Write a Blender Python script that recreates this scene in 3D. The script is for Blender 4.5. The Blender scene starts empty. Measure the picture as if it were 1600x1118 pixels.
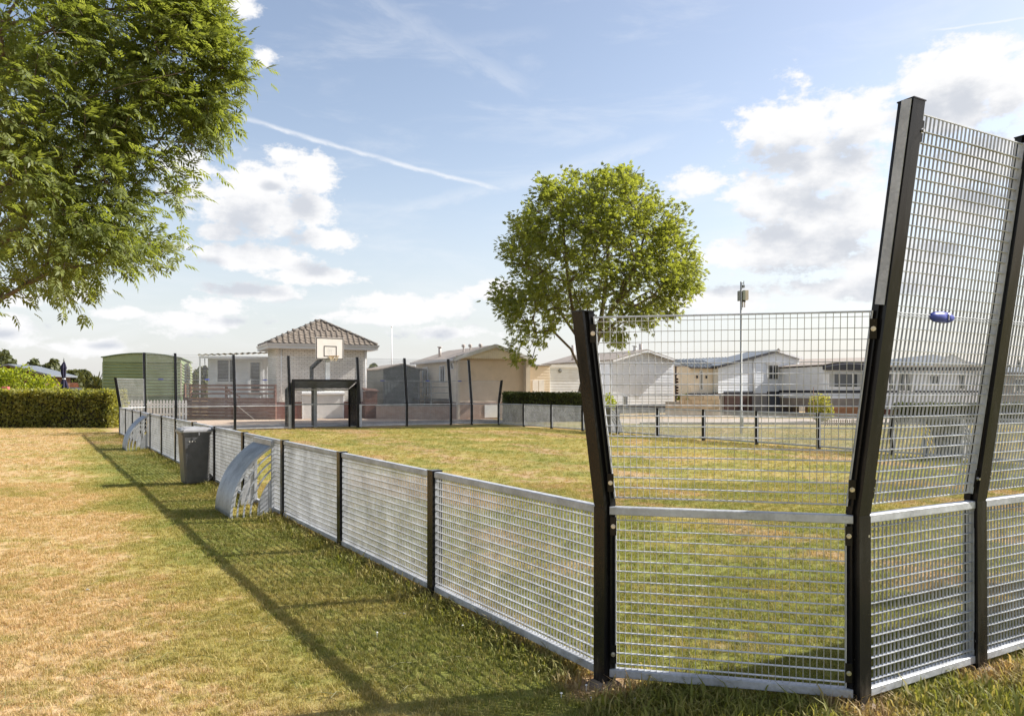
import bpy, math, random
import numpy as np
from mathutils import Vector, Matrix

# ------------------------------------------------------------------ camera, sky, sun, exposure
SC = bpy.context.scene
COL = SC.collection
F = 1250.0                                    # focal length in photo pixels (photo 1600 wide)
CAMH = 1.64
SUN_EL, SUN_AZ = 38.0, 74.5                   # degrees; azimuth from +Y towards +X

cam_d = bpy.data.cameras.new('camera')
cam_d.sensor_width = 36.0
cam_d.lens = F / 1600 * 36.0
cam_d.shift_y = 49.0 / 1600
cam_d.clip_start = 0.05
cam_d.clip_end = 4000
cam = bpy.data.objects.new('camera', cam_d)
COL.objects.link(cam)
cam.location = (0, 0, CAMH)
cam.rotation_euler = (math.radians(90), 0, 0)
SC.camera = cam

sun_d = bpy.data.lights.new('sun', 'SUN')
sun_d.energy = 4.2
sun_d.angle = math.radians(0.53)
sun_d.color = (1.0, 0.95, 0.875)
sun = bpy.data.objects.new('sun', sun_d)
COL.objects.link(sun)
sun.location = (40, 15, 60)
_a, _e = math.radians(SUN_AZ), math.radians(SUN_EL)
SUNDIR = Vector((math.sin(_a) * math.cos(_e), math.cos(_a) * math.cos(_e), math.sin(_e)))
sun.rotation_euler = SUNDIR.to_track_quat('Z', 'Y').to_euler()

SC.view_settings.view_transform = 'Standard'
SC.view_settings.look = 'None'
SC.view_settings.gamma = 1.0
SC.view_settings.use_curve_mapping = False
SC.view_settings.exposure = 1.06
SC.render.engine = 'CYCLES'
SC.cycles.max_bounces = 8
SC.cycles.transparent_max_bounces = 16
SC.cycles.use_denoising = True
SC.cycles.caustics_reflective = False
SC.cycles.caustics_refractive = False


# ------------------------------------------------------------------ tiny node language
class NT:
    def __init__(s, tree):
        s.t = tree
        s.n = tree.nodes
        s.l = tree.links

    def put(s, sock, v):
        if isinstance(v, bpy.types.NodeSocket):
            s.l.new(v, sock)
        elif v is not None:
            if hasattr(sock, 'default_value'):
                try:
                    sock.default_value = v
                except Exception:
                    sock.default_value = tuple(v) + (1.0,)

    def m(s, op, a, b=None, c=None, clamp=False):
        n = s.n.new('ShaderNodeMath')
        n.operation = op
        n.use_clamp = clamp
        s.put(n.inputs[0], a)
        if b is not None: s.put(n.inputs[1], b)
        if c is not None: s.put(n.inputs[2], c)
        return n.outputs[0]

    def add(s, a, b): return s.m('ADD', a, b)
    def sub(s, a, b): return s.m('SUBTRACT', a, b)
    def mul(s, a, b): return s.m('MULTIPLY', a, b)
    def mx(s, a, b): return s.m('MAXIMUM', a, b)

    def step(s, x, lo, hi, a=0.0, b=1.0, kind='SMOOTHSTEP'):
        n = s.n.new('ShaderNodeMapRange')
        n.interpolation_type = kind
        s.put(n.inputs['Value'], x)
        n.inputs['From Min'].default_value = lo
        n.inputs['From Max'].default_value = hi
        n.inputs['To Min'].default_value = a
        n.inputs['To Max'].default_value = b
        return n.outputs['Result']

    def xyz(s, x, y, z):
        n = s.n.new('ShaderNodeCombineXYZ')
        for i, v in enumerate((x, y, z)): s.put(n.inputs[i], v)
        return n.outputs[0]

    def sep(s, v):
        n = s.n.new('ShaderNodeSeparateXYZ')
        s.put(n.inputs[0], v)
        return n.outputs

    def noise(s, vec, scale, detail=4.0, rough=0.55, dist=0.0, dim='3D', color=False):
        n = s.n.new('ShaderNodeTexNoise')
        n.noise_dimensions = dim
        s.put(n.inputs['Vector'], vec)
        n.inputs['Scale'].default_value = scale
        n.inputs['Detail'].default_value = detail
        n.inputs['Roughness'].default_value = rough
        n.inputs['Distortion'].default_value = dist
        return n.outputs['Color' if color else 'Fac']

    def mix(s, f, a, b, mode='MIX'):
        n = s.n.new('ShaderNodeMix')
        n.data_type = 'RGBA'
        n.blend_type = mode
        s.put(n.inputs[0], f)
        for k, v in ((6, a), (7, b)):
            if isinstance(v, (tuple, list)) and len(v) == 3: v = tuple(v) + (1.0,)
            s.put(n.inputs[k], v)
        return n.outputs[2]

    def vmath(s, op, a, b=None):
        n = s.n.new('ShaderNodeVectorMath')
        n.operation = op
        s.put(n.inputs[0], a)
        if b is not None: s.put(n.inputs[1], b)
        return n.outputs[0]

    def bump(s, h, strength, dist):
        n = s.n.new('ShaderNodeBump')
        n.inputs['Strength'].default_value = strength
        n.inputs['Distance'].default_value = dist
        s.put(n.inputs['Height'], h)
        return n.outputs[0]


def new_mat(name):
    m = bpy.data.materials.new(name)
    m.use_nodes = True
    m.node_tree.nodes.clear()
    t = NT(m.node_tree)
    out = t.n.new('ShaderNodeOutputMaterial')
    p = t.n.new('ShaderNodeBsdfPrincipled')
    t.l.new(p.outputs[0], out.inputs[0])
    return m, t, p, out


def P(t, p, **k):
    names = dict(color='Base Color', rough='Roughness', metal='Metallic', normal='Normal', spec='Specular IOR Level',
                 trans='Transmission Weight', alpha='Alpha', coat='Coat Weight', coatr='Coat Roughness')
    for a, v in k.items():
        if a == 'color' and isinstance(v, (tuple, list)): v = tuple(v[:3]) + (1.0,)
        t.put(p.inputs[names[a]], v)


# ------------------------------------------------------------------ world: Nishita sky with clouds in it
def px_dir(u, v):
    x, y = u - 800.0, 608.0 - v
    return math.atan2(x, F), math.atan2(y, math.hypot(x, F))


def make_world():
    w = bpy.data.worlds.new('World')
    SC.world = w
    w.use_nodes = True
    w.node_tree.nodes.clear()
    t = NT(w.node_tree)
    out = t.n.new('ShaderNodeOutputWorld')
    bg = t.n.new('ShaderNodeBackground')
    bg.inputs['Strength'].default_value = 0.076
    t.l.new(bg.outputs[0], out.inputs[0])
    sky = t.n.new('ShaderNodeTexSky')
    sky.sky_type = 'NISHITA'
    sky.sun_disc = False
    sky.sun_elevation = math.radians(SUN_EL)
    sky.sun_rotation = math.radians(SUN_AZ)
    sky.altitude = 10
    sky.air_density = 1.0
    sky.dust_density = 0.9
    sky.ozone_density = 1.0
    tc = t.n.new('ShaderNodeTexCoord')
    d = tc.outputs['Generated']
    x, y, z = t.sep(d)
    az = t.m('ARCTAN2', x, y)
    el = t.m('ARCSINE', z)

    # cumulus: (u, v, rx, ry) of each cloud as it stands over the horizon, turned into azimuth and elevation
    blobs = [(395, 300, 125, 62), (500, 275, 48, 36), (310, 262, 70, 32), (485, 325, 58, 30), (441, 243, 26, 11), (345, 363, 38, 14), (512, 375, 52, 18), (385, 402, 105, 20), (505, 434, 80, 15),
             (310, 505, 95, 22), (335, 482, 50, 18), (640, 484, 80, 20), (590, 470, 60, 16), (705, 478, 36, 22), (400, 455, 80, 13), (690, 520, 80, 13), (600, 497, 90, 15), (410, 90, 26, 16), (385, 8, 34, 22),
             (1245, 195, 95, 52), (1200, 188, 46, 36), (1340, 190, 85, 48), (1290, 265, 110, 62), (1330, 330, 115, 50), (1230, 315, 95, 40), (1470, 110, 100, 42), (1520, 105, 70, 40), (1480, 175, 95, 42),
             (1580, 140, 60, 60), (1095, 290, 62, 20), (1175, 300, 75, 30), (1260, 385, 135, 40), (1150, 395, 70, 24), (1400, 400, 120, 40), (1560, 250, 90, 40), (1110, 470, 130, 22),
             (1330, 450, 160, 22), (1500, 330, 90, 40), (20, 515, 75, 24), (150, 545, 90, 14), (100, 455, 60, 20), (190, 490, 40, 10), (770, 455, 40, 18), (30, 470, 60, 14),
             # the same fair weather sky goes on around and above the frame
             (-350, 330, 150, 55), (-700, 420, 170, 40), (-520, 180, 120, 50), (1900, 300, 150, 60), (2200, 390, 190, 45), (1950, 110, 110, 45), (2700, 360, 200, 60), (-1400, 380, 200, 60)]
    g = bpy.data.node_groups.new('cumulus', 'ShaderNodeTree')
    g.interface.new_socket('az', in_out='INPUT', socket_type='NodeSocketFloat')
    g.interface.new_socket('el', in_out='INPUT', socket_type='NodeSocketFloat')
    g.interface.new_socket('d', in_out='OUTPUT', socket_type='NodeSocketFloat')
    g.interface.new_socket('soft', in_out='OUTPUT', socket_type='NodeSocketFloat')
    q = NT(g)
    gi, go = q.n.new('NodeGroupInput'), q.n.new('NodeGroupOutput')
    A, E = gi.outputs[0], gi.outputs[1]
    best = None
    for (u, v, rx, ry) in blobs:
        a0, e0 = px_dir(u, v)
        k = math.cos(a0) ** 2
        da = q.m('MULTIPLY_ADD', A, F / rx / k * 1.0, -a0 * F / rx / k)
        de = q.m('MULTIPLY_ADD', E, F / ry, -e0 * F / ry)
        dn = q.mul(q.m('MINIMUM', de, 0.0), 0.45)       # flatter, sharper base
        r2 = q.m('MULTIPLY_ADD', da, da, q.mul(de, de))
        r2 = q.m('MULTIPLY_ADD', dn, dn, r2)
        val = q.m('SUBTRACT', 1.0, q.m('SQRT', r2))
        best = val if best is None else q.mx(best, val)
    vec = q.xyz(q.mul(A, 1.0), q.mul(E, 1.7), 0.37)
    n1 = q.noise(vec, 15.0, 3.0, 0.55)
    n2 = q.noise(vec, 44.0, 8.0, 0.66)
    dd = q.m('MULTIPLY_ADD', q.sub(n1, 0.5), 2.3, q.mx(best, -1.0))
    dd = q.m('MULTIPLY_ADD', q.sub(n2, 0.5), 1.9, dd)
    q.l.new(dd, go.inputs[0])
    sf = q.m('MULTIPLY_ADD', q.sub(n1, 0.5), 1.7, q.mx(best, -1.0))
    sf = q.m('MULTIPLY_ADD', q.sub(n2, 0.5), 0.9, sf)
    q.l.new(sf, go.inputs[1])

    def dens(a, e):
        n = t.n.new('ShaderNodeGroup')
        n.node_tree = g
        t.put(n.inputs[0], a)
        t.put(n.inputs[1], e)
        return n.outputs
    D0 = dens(az, el)[0]
    D1 = dens(t.add(az, 0.014), t.add(el, 0.036))[1]
    front = t.step(y, -0.05, 0.15)
    cover = t.mul(t.step(D0, -0.10, 0.44), front)
    cover = t.mul(cover, t.step(el, 0.0, 0.05, 0.25, 1.0))
    shade = t.step(D1, 0.12, 1.0)
    # unseen clouds behind and overhead: fair weather noise, cover raised for fill light
    pl = t.xyz(t.m('DIVIDE', x, t.add(t.m('ABSOLUTE', z), 0.12)), t.m('DIVIDE', y, t.add(t.m('ABSOLUTE', z), 0.12)), 1.3)
    nb = t.noise(pl, 0.85, 6.0, 0.55)
    cb = t.mul(t.step(nb, 0.44, 0.60), t.sub(1.0, t.step(y, -0.3, 0.1)))
    cover = t.mx(cover, t.mul(cb, 0.9))

    # contrails and thin cirrus
    def streak(p0, p1, wid, amt, fade=True):
        a0, e0 = px_dir(*p0)
        a1, e1 = px_dir(*p1)
        L = math.hypot(a1 - a0, e1 - e0)
        tx, ty = (a1 - a0) / L, (e1 - e0) / L
        da, de = t.sub(az, a0), t.sub(el, e0)
        s_ = t.m('MULTIPLY_ADD', de, ty, t.mul(da, tx))
        n_ = t.m('MULTIPLY_ADD', de, tx, t.mul(da, -ty))
        wob = t.noise(t.xyz(t.mul(s_, 6.0), t.mul(n_, 14.0), 2.0), 4.0, 5.0, 0.65)
        n_ = t.m('MULTIPLY_ADD', t.sub(wob, 0.5), wid * 2.2, n_)
        w_ = wid
        k = t.step(t.m('ABSOLUTE', n_), 0.0, w_, 1.0, 0.0)
        ends = t.mul(t.step(s_, -0.01, L * 0.2), t.step(s_, L * 0.9, L * 1.04, 1.0, 0.0))
        k = t.mul(t.mul(k, ends), t.step(wob, 0.25, 0.65, 0.35, 1.0))
        return t.mul(t.mul(k, amt), front)
    thin = streak((340, 170), (790, 297), 0.0042, 0.75)
    for a_ in (((520, -40), (830, 140), 0.016, 0.22), ((540, 345), (1060, 212), 0.013, 0.26), ((1440, 50), (1640, 22), 0.0018, 0.6),
               ((430, 70), (860, 50), 0.010, 0.10), ((900, 190), (980, 215), 0.008, 0.12)):
        thin = t.mx(thin, streak(*a_))
    cir = t.noise(t.xyz(t.mul(az, 2.2), t.mul(el, 9.0), 4.4), 2.6, 6.0, 0.6, 0.4)
    thin = t.mx(thin, t.mul(t.mul(t.step(cir, 0.46, 0.74), 0.24), front))

    hz = t.step(z, 0.0, 0.42, 1.0, 0.0)                 # milky air towards the horizon
    skyc = sky.outputs[0]
    skyc = t.mix(1.0, skyc, (1.53, 1.31, 1.17), 'MULTIPLY')
    skyc = t.mix(t.mul(t.m('POWER', hz, 2.2), 0.74), skyc, (4.5, 4.8, 5.25))
    col = t.mix(thin, skyc, (6.3, 6.4, 6.6))
    cc = t.mix(shade, (6.35, 6.35, 6.4), (4.3, 4.5, 4.9))
    col = t.mix(cover, col, cc)
    t.l.new(col, bg.inputs['Color'])
    try:
        w.cycles.sampling_method = 'MANUAL'
        w.cycles.sample_map_resolution = 512
    except Exception:
        pass


make_world()


# ------------------------------------------------------------------ mesh helper and scene graph helpers
class MB:
    def __init__(s):
        s.v, s.f, s.mi = [], [], []
        s.mat = 0

    def quad(s, *pts):
        b = len(s.v)
        s.v.extend([tuple(p) for p in pts])
        s.f.append(tuple(range(b, b + len(pts))))
        s.mi.append(s.mat)

    def hexa(s, p):                                     # 8 points: bottom ring 0-3 (ccw from above), top ring 4-7
        b = len(s.v)
        s.v.extend([tuple(q) for q in p])
        for f in ((3, 2, 1, 0), (4, 5, 6, 7), (0, 1, 5, 4), (1, 2, 6, 5), (2, 3, 7, 6), (3, 0, 4, 7)):
            s.f.append(tuple(b + i for i in f))
            s.mi.append(s.mat)

    def box(s, x0, x1, y0, y1, z0, z1):
        s.hexa([(x0, y0, z0), (x1, y0, z0), (x1, y1, z0), (x0, y1, z0), (x0, y0, z1), (x1, y0, z1), (x1, y1, z1), (x0, y1, z1)])

    def bbox(s, x0, x1, y0, y1, z0, z1, c=0.01):        # box with chamfered vertical edges and chamfered rims
        def ring(i, z):
            a0, a1, b0, b1 = x0 + i, x1 - i, y0 + i, y1 - i
            k = c
            return [(a0 + k, b0, z), (a1 - k, b0, z), (a1, b0 + k, z), (a1, b1 - k, z), (a1 - k, b1, z), (a0 + k, b1, z), (a0, b1 - k, z), (a0, b0 + k, z)]
        s.loft([ring(c * .6, z0), ring(0, z0 + c * .6), ring(0, z1 - c * .6), ring(c * .6, z1)])

    def bar(s, p0, p1, w, d, wd=None):                  # rectangular bar p0->p1, width w along wd, depth d across
        p0, p1 = Vector(p0), Vector(p1)
        ax = (p1 - p0).normalized()
        wd = Vector(wd) if wd is not None else (Vector((0, 0, 1)) if abs(ax.z) < 0.9 else Vector((1, 0, 0)))
        wd = (wd - ax * wd.dot(ax)).normalized()
        dd = ax.cross(wd)
        a, b = wd * (w / 2), dd * (d / 2)
        s.hexa([p0 - a - b, p0 - a + b, p0 + a + b, p0 + a - b, p1 - a - b, p1 - a + b, p1 + a + b, p1 + a - b])

    def tube(s, pts, r, n=8, caps=True):
        pts = [Vector(p) for p in pts]
        rs = r if isinstance(r, (list, tuple)) else [r] * len(pts)
        rings = []
        up = None
        for i, p in enumerate(pts):
            a = (pts[min(i + 1, len(pts) - 1)] - pts[max(i - 1, 0)]).normalized()
            if up is None:
                up = Vector((0, 0, 1)) if abs(a.z) < 0.9 else Vector((1, 0, 0))
            up = (up - a * up.dot(a)).normalized()
            q = a.cross(up)
            rings.append([p + (up * math.cos(k * 2 * math.pi / n) + q * math.sin(k * 2 * math.pi / n)) * rs[i] for k in range(n)])
        s.loft(rings, caps)

    def loft(s, rings, caps=True):
        b = len(s.v)
        n = len(rings[0])
        for r in rings: s.v.extend([tuple(p) for p in r])
        for i in range(len(rings) - 1):
            for k in range(n):
                k2 = (k + 1) % n
                s.f.append((b + i * n + k, b + i * n + k2, b + (i + 1) * n + k2, b + (i + 1) * n + k))
                s.mi.append(s.mat)
        if caps:
            s.f.append(tuple(b + k for k in reversed(range(n))))
            s.f.append(tuple(b + (len(rings) - 1) * n + k for k in range(n)))
            s.mi.extend([s.mat, s.mat])

    def lathe(s, prof, c=(0, 0, 0), n=14, caps=True):   # prof: (radius, z)
        s.loft([[(c[0] + r * math.cos(k * 2 * math.pi / n), c[1] + r * math.sin(k * 2 * math.pi / n), c[2] + z) for k in range(n)] for r, z in prof], caps)

    def mesh(s, name, mats):
        me = bpy.data.meshes.new(name)
        me.from_pydata(s.v, [], s.f)
        for m in (mats if isinstance(mats, (list, tuple)) else [mats]): me.materials.append(m)
        if any(s.mi): me.polygons.foreach_set('material_index', s.mi)
        me.update()
        return me

    def build(s, name, mats, parent=None, smooth=False, kind=None):
        me = s.mesh(name, mats)
        if smooth: me.polygons.foreach_set('use_smooth', [True] * len(me.polygons))
        return link(name, me, parent, kind)


def link(name, me, parent=None, kind=None):
    o = bpy.data.objects.new(name, me)
    COL.objects.link(o)
    if parent is not None: o.parent = parent
    if kind: o['kind'] = kind
    return o


def tag(o, label, cat, group=None, kind=None):
    o['label'] = label
    o['category'] = cat
    if group: o['group'] = group
    if kind: o['kind'] = kind
    return o


def thing(name, label, cat, loc=(0, 0, 0), rz=0.0, group=None):
    o = bpy.data.objects.new(name, None)
    o.empty_display_size = 0.2
    COL.objects.link(o)
    o.location = loc
    o.rotation_euler = (0, 0, rz)
    return tag(o, label, cat, group)


def copy_tree(o, parent=None):
    c = o.copy()
    COL.objects.link(c)
    if parent is not None: c.parent = parent
    for ch in list(o.children): copy_tree(ch, c)
    return c


def mesh_np(name, V, Fq, mats, mi=None, smooth=False):  # quads or tris as an (n, k) array
    me = bpy.data.meshes.new(name)
    V = np.asarray(V, dtype=np.float32)
    Fq = np.asarray(Fq, dtype=np.int32)
    n, k = Fq.shape
    me.vertices.add(len(V))
    me.vertices.foreach_set('co', V.ravel())
    me.loops.add(n * k)
    me.loops.foreach_set('vertex_index', Fq.ravel())
    me.polygons.add(n)
    me.polygons.foreach_set('loop_start', np.arange(0, n * k, k, dtype=np.int32))
    try:
        me.polygons.foreach_set('loop_total', np.full(n, k, dtype=np.int32))
    except Exception:
        pass
    for m in (mats if isinstance(mats, (list, tuple)) else [mats]): me.materials.append(m)
    if mi is not None: me.polygons.foreach_set('material_index', np.asarray(mi, dtype=np.int32))
    me.update(calc_edges=True)
    return me


# ------------------------------------------------------------------ the court's own axes
TH = math.atan2(0.5145, 0.8575)                        # angle of the court's short side
RX, FX = Vector((math.cos(TH), math.sin(TH), 0)), Vector((-math.sin(TH), math.cos(TH), 0))
P0 = Vector((0.515, 4.44, 0))


def court(a, b, z=0.0):
    return P0 + RX * a + FX * b + Vector((0, 0, z))


def ground(u, v):                                      # where a photo point on flat ground lies
    Y = CAMH * F / (v - 608.0)
    return Vector(((u - 800) / F * Y, Y, 0))


def at(u, Y, z=0.0):
    return Vector(((u - 800) / F * Y, Y, z))
# ------------------------------------------------------------------ materials
def obj_noise(t, scale, detail=4, rough=0.55, world=False, stretch=None):
    if world:
        v = t.n.new('ShaderNodeNewGeometry').outputs['Position']
    else:
        v = t.n.new('ShaderNodeTexCoord').outputs['Object']
    if stretch: v = t.vmath('MULTIPLY', v, stretch)
    return t.noise(v, scale, detail, rough)


def mat_simple(name, c, rough=0.6, metal=0.0, var=0.12, scale=6.0, bump=0.0, spec=0.4, bscale=None, stretch=None, dirt=None):
    m, t, p, o = new_mat(name)
    n = obj_noise(t, scale, 5, 0.6, True, stretch)
    lo = tuple(x * (1 - var) for x in c)
    hi = tuple(min(1, x * (1 + var)) for x in c)
    col = t.mix(t.step(n, 0.3, 0.7), lo, hi)
    if dirt:
        n2 = obj_noise(t, 1.7, 6, 0.65, True)
        col = t.mix(t.mul(t.step(n2, 0.5, 0.72), dirt[1]), col, dirt[0])
    P(t, p, color=col, rough=t.step(n, 0.2, 0.8, rough * 0.85, min(1, rough * 1.15)), metal=metal, spec=spec)
    if bump: P(t, p, normal=t.bump(obj_noise(t, bscale or scale * 4, 5, 0.6, True), bump, 0.01))
    return m


def mat_galv(name, c=(0.50, 0.52, 0.54), rough=0.42, metal=0.55):
    m, t, p, o = new_mat(name)
    v = t.n.new('ShaderNodeNewGeometry').outputs['Position']
    vo = t.n.new('ShaderNodeTexVoronoi')
    t.put(vo.inputs['Vector'], v)
    vo.inputs['Scale'].default_value = 70
    sp = t.sep(vo.outputs['Color'])[0]
    n = t.noise(v, 3.2, 7, 0.7)
    k = t.m('MULTIPLY_ADD', t.sub(sp, 0.5), 0.18, t.step(n, 0.3, 0.7, 0.70, 1.15))
    col = t.mix(1.0, tuple(c) + (1,), t.xyz(k, k, k), 'MULTIPLY')
    P(t, p, color=col, rough=t.m('MULTIPLY_ADD', sp, 0.16, rough - 0.05), metal=metal, spec=0.5)
    return m


def mat_black(name):
    m, t, p, o = new_mat(name)
    v = t.n.new('ShaderNodeNewGeometry').outputs['Position']
    n = t.noise(t.vmath('MULTIPLY', v, (1, 1, 0.25)), 9.0, 6, 0.65)
    sc = t.noise(t.vmath('MULTIPLY', v, (1, 1, 0.5)), 60.0, 3, 0.6)
    col = t.mix(t.step(n, 0.45, 0.75), (0.010, 0.010, 0.012), (0.022, 0.021, 0.021))
    dust = t.mul(t.step(sc, 0.70, 0.76), 0.35)
    low = t.step(t.sep(v)[2], 0.02, 0.22, 0.40, 0.0)
    col = t.mix(t.mx(dust, t.mul(low, t.step(n, 0.42, 0.6))), col, (0.16, 0.14, 0.11))
    P(t, p, color=col, rough=t.step(n, 0.3, 0.7, 0.14, 0.32), spec=0.22)
    P(t, p, normal=t.bump(n, 0.05, 0.02))
    return m


def mat_glass(name, c=(0.03, 0.035, 0.04)):
    m, t, p, o = new_mat(name)
    P(t, p, color=c, rough=0.06, spec=0.7)
    return m


def mat_brick(name, c1, c2, mortar, bw=0.21, bh=0.06, bumpd=0.6):
    m, t, p, o = new_mat(name)
    co = t.n.new('ShaderNodeTexCoord').outputs['Object']
    nx = t.n.new('ShaderNodeTexCoord').outputs['Normal']
    x, y, z = t.sep(co)
    a, b, c = t.sep(nx)
    s = t.m('MULTIPLY_ADD', y, t.m('GREATER_THAN', t.m('ABSOLUTE', a), 0.7), t.mul(x, t.m('LESS_THAN', t.m('ABSOLUTE', a), 0.7)))
    br = t.n.new('ShaderNodeTexBrick')
    t.put(br.inputs['Vector'], t.xyz(s, z, 0.0))
    br.inputs['Color1'].default_value = tuple(c1) + (1,)
    br.inputs['Color2'].default_value = tuple(c2) + (1,)
    br.inputs['Mortar'].default_value = tuple(mortar) + (1,)
    br.inputs['Scale'].default_value = 1.0
    br.inputs['Mortar Size'].default_value = 0.013
    br.inputs['Mortar Smooth'].default_value = 0.2
    br.inputs['Bias'].default_value = 0.0
    br.inputs['Brick Width'].default_value = bw
    br.inputs['Row Height'].default_value = bh
    n = t.noise(co, 3.0, 6, 0.6)
    col = t.mix(t.step(n, 0.35, 0.75, 0, 0.3), br.outputs['Color'], tuple(x * 0.6 for x in c1))
    P(t, p, color=col, rough=0.85, spec=0.25, normal=t.bump(t.sub(1.0, br.outputs['Fac']), bumpd, 0.01))
    return m


def mat_wood(name, c, var=0.3, rough=0.75):
    m, t, p, o = new_mat(name)
    n = obj_noise(t, 3.0, 6, 0.65, True, (1.0, 1.0, 6.0))
    n2 = t.n.new('ShaderNodeObjectInfo').outputs['Random']
    k = t.m('MULTIPLY_ADD', n2, 0.35, t.step(n, 0.3, 0.7, 1 - var - 0.15, 1 + var - 0.15))
    col = t.mix(1.0, tuple(c) + (1,), t.xyz(k, k, k), 'MULTIPLY')
    P(t, p, color=col, rough=rough, spec=0.25)
    return m


def mat_leaf(name, c, c2, trans=0.35, hue_scale=0.5, rough=0.5, glow=1.6):
    m, t, p, o = new_mat(name)
    v = t.n.new('ShaderNodeNewGeometry').outputs['Position']
    n = t.noise(v, hue_scale, 3, 0.6)
    n2 = t.noise(v, 9.0, 2, 0.6)
    col = t.mix(t.step(t.m('MULTIPLY_ADD', n2, 0.6, t.mul(n, 0.4)), 0.38, 0.62), c, c2)
    P(t, p, color=col, rough=rough, spec=0.45)
    tr = t.n.new('ShaderNodeBsdfTranslucent')
    t.put(tr.inputs[0], t.mix(1.0, col, (glow, glow * 0.95, glow * 0.4), 'MULTIPLY'))
    mxs = t.n.new('ShaderNodeMixShader')
    mxs.inputs[0].default_value = trans
    t.l.new(p.outputs[0], mxs.inputs[1])
    t.l.new(tr.outputs[0], mxs.inputs[2])
    t.l.new(mxs.outputs[0], o.inputs[0])
    return m


def lawn_group():
    """colour of the lawn by where it grows: straw outside the fence, greener along it and in the court"""
    g = bpy.data.node_groups.new('lawn_colour', 'ShaderNodeTree')
    g.interface.new_socket('color', in_out='OUTPUT', socket_type='NodeSocketColor')
    g.interface.new_socket('fine', in_out='OUTPUT', socket_type='NodeSocketFloat')
    g.interface.new_socket('bare', in_out='OUTPUT', socket_type='NodeSocketFloat')
    q = NT(g)
    go = q.n.new('NodeGroupOutput')
    pos = q.n.new('ShaderNodeNewGeometry').outputs['Position']
    x, y, z = q.sep(pos)
    dx, dy = q.sub(x, P0.x), q.sub(y, P0.y)
    a = q.m('MULTIPLY_ADD', dy, RX.y, q.mul(dx, RX.x))
    b = q.m('MULTIPLY_ADD', dy, FX.y, q.mul(dx, FX.x))
    flat = q.xyz(x, y, 0.0)
    big = q.noise(flat, 0.16, 4, 0.55)
    mid = q.noise(flat, 0.75, 5, 0.6)
    small = q.noise(flat, 5.0, 5, 0.65)
    fine = q.noise(flat, 38.0, 4, 0.7)
    # greenness
    inside = q.mul(q.step(a, -0.15, 0.25), q.mul(q.step(a, 15.6, 16.0, 1, 0), q.step(b, 28.8, 29.6, 1, 0)))
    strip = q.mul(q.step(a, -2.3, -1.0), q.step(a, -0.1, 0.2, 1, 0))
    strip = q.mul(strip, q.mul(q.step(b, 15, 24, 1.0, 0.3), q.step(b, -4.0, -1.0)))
    beyond = q.mul(q.step(a, 15.6, 16.4), q.step(y, 46, 40))
    near = q.mul(q.step(y, 5.6, 4.6), q.step(x, -1.6, 0.2))
    gr = q.m('MULTIPLY_ADD', strip, 0.62, 0.13)  # unmown grass is greener here; the fence's shade is also painted in
    gr = q.m('MULTIPLY_ADD', inside, 0.45, gr)
    gr = q.m('MULTIPLY_ADD', near, 0.20, gr)
    gr = q.m('MULTIPLY_ADD', beyond, 0.36, gr)
    gr = q.m('MULTIPLY_ADD', q.mul(inside, q.step(b, 9.0, 3.0)), 0.22, gr)
    w = q.m('MULTIPLY_ADD', q.sub(big, 0.5), 1.1, gr)
    w = q.m('MULTIPLY_ADD', q.sub(mid, 0.5), 1.7, w)
    w = q.m('MULTIPLY_ADD', q.sub(small, 0.5), 1.0, w)
    w = q.m('MULTIPLY_ADD', q.sub(fine, 0.5), 0.55, w)
    straw = q.mix(q.step(mid, 0.35, 0.65), (0.525, 0.365, 0.185), (0.60, 0.435, 0.25))
    olive = q.mix(q.step(small, 0.3, 0.7), (0.32, 0.275, 0.080), (0.40, 0.325, 0.105))
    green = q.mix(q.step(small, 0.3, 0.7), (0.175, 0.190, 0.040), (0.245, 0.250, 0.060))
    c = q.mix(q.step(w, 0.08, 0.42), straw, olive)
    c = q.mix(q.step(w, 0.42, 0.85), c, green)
    # bare and worn earth: patches, the ball lines across the court, and the soil round posts and under rails
    wear = q.noise(q.xyz(q.mul(a, 0.55), q.mul(b, 0.16), 7.0), 1.0, 5, 0.62)
    wear = q.mul(q.step(wear, 0.535, 0.62), inside)
    patch = q.noise(q.xyz(x, y, 3.0), 0.42, 5, 0.65)
    patch = q.mul(q.step(patch, 0.565, 0.68), q.sub(1.0, q.mul(strip, 0.6)))
    track = q.m('ABSOLUTE', q.sub(q.m('MULTIPLY_ADD', q.sub(mid, 0.5), 2.6, a), q.m('MULTIPLY_ADD', b, 0.15, 3.9)))
    track = q.mul(q.mul(q.step(track, 0.15, 0.75, 1, 0), q.step(q.noise(flat, 1.6, 4, 0.6), 0.42, 0.58)), inside)
    wear = q.mx(wear, track)
    line = q.m('ABSOLUTE', q.sub(a, 0.02))
    under = q.mul(q.step(q.m('MULTIPLY_ADD', q.sub(small, 0.5), 0.25, line), 0.02, 0.16, 1, 0), q.mul(q.step(b, -0.4, 0.0), q.step(b, 28, 29, 1, 0)))
    cor = q.m('SQRT', q.add(q.mul(dx, dx), q.mul(dy, dy)))
    hole = q.step(q.m('MULTIPLY_ADD', q.sub(small, 0.5), 0.5, cor), 0.10, 0.36, 1, 0)
    for (ha, hb) in ((.926, -.95), (2.0, -1.0), (2.9, -1.25)):
        ex, ey = q.sub(a, ha), q.sub(b, hb)
        ds = q.m('SQRT', q.add(q.mul(ex, ex), q.mul(ey, ey)))
        hole = q.mx(hole, q.step(q.m('MULTIPLY_ADD', q.sub(small, 0.5), 0.6, ds), 0.08, 0.34, 0.9, 0))
    bare = q.mx(q.mx(q.mul(wear, 0.85), q.mul(patch, 0.8)), q.mx(q.mul(under, 0.55), hole))
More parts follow.
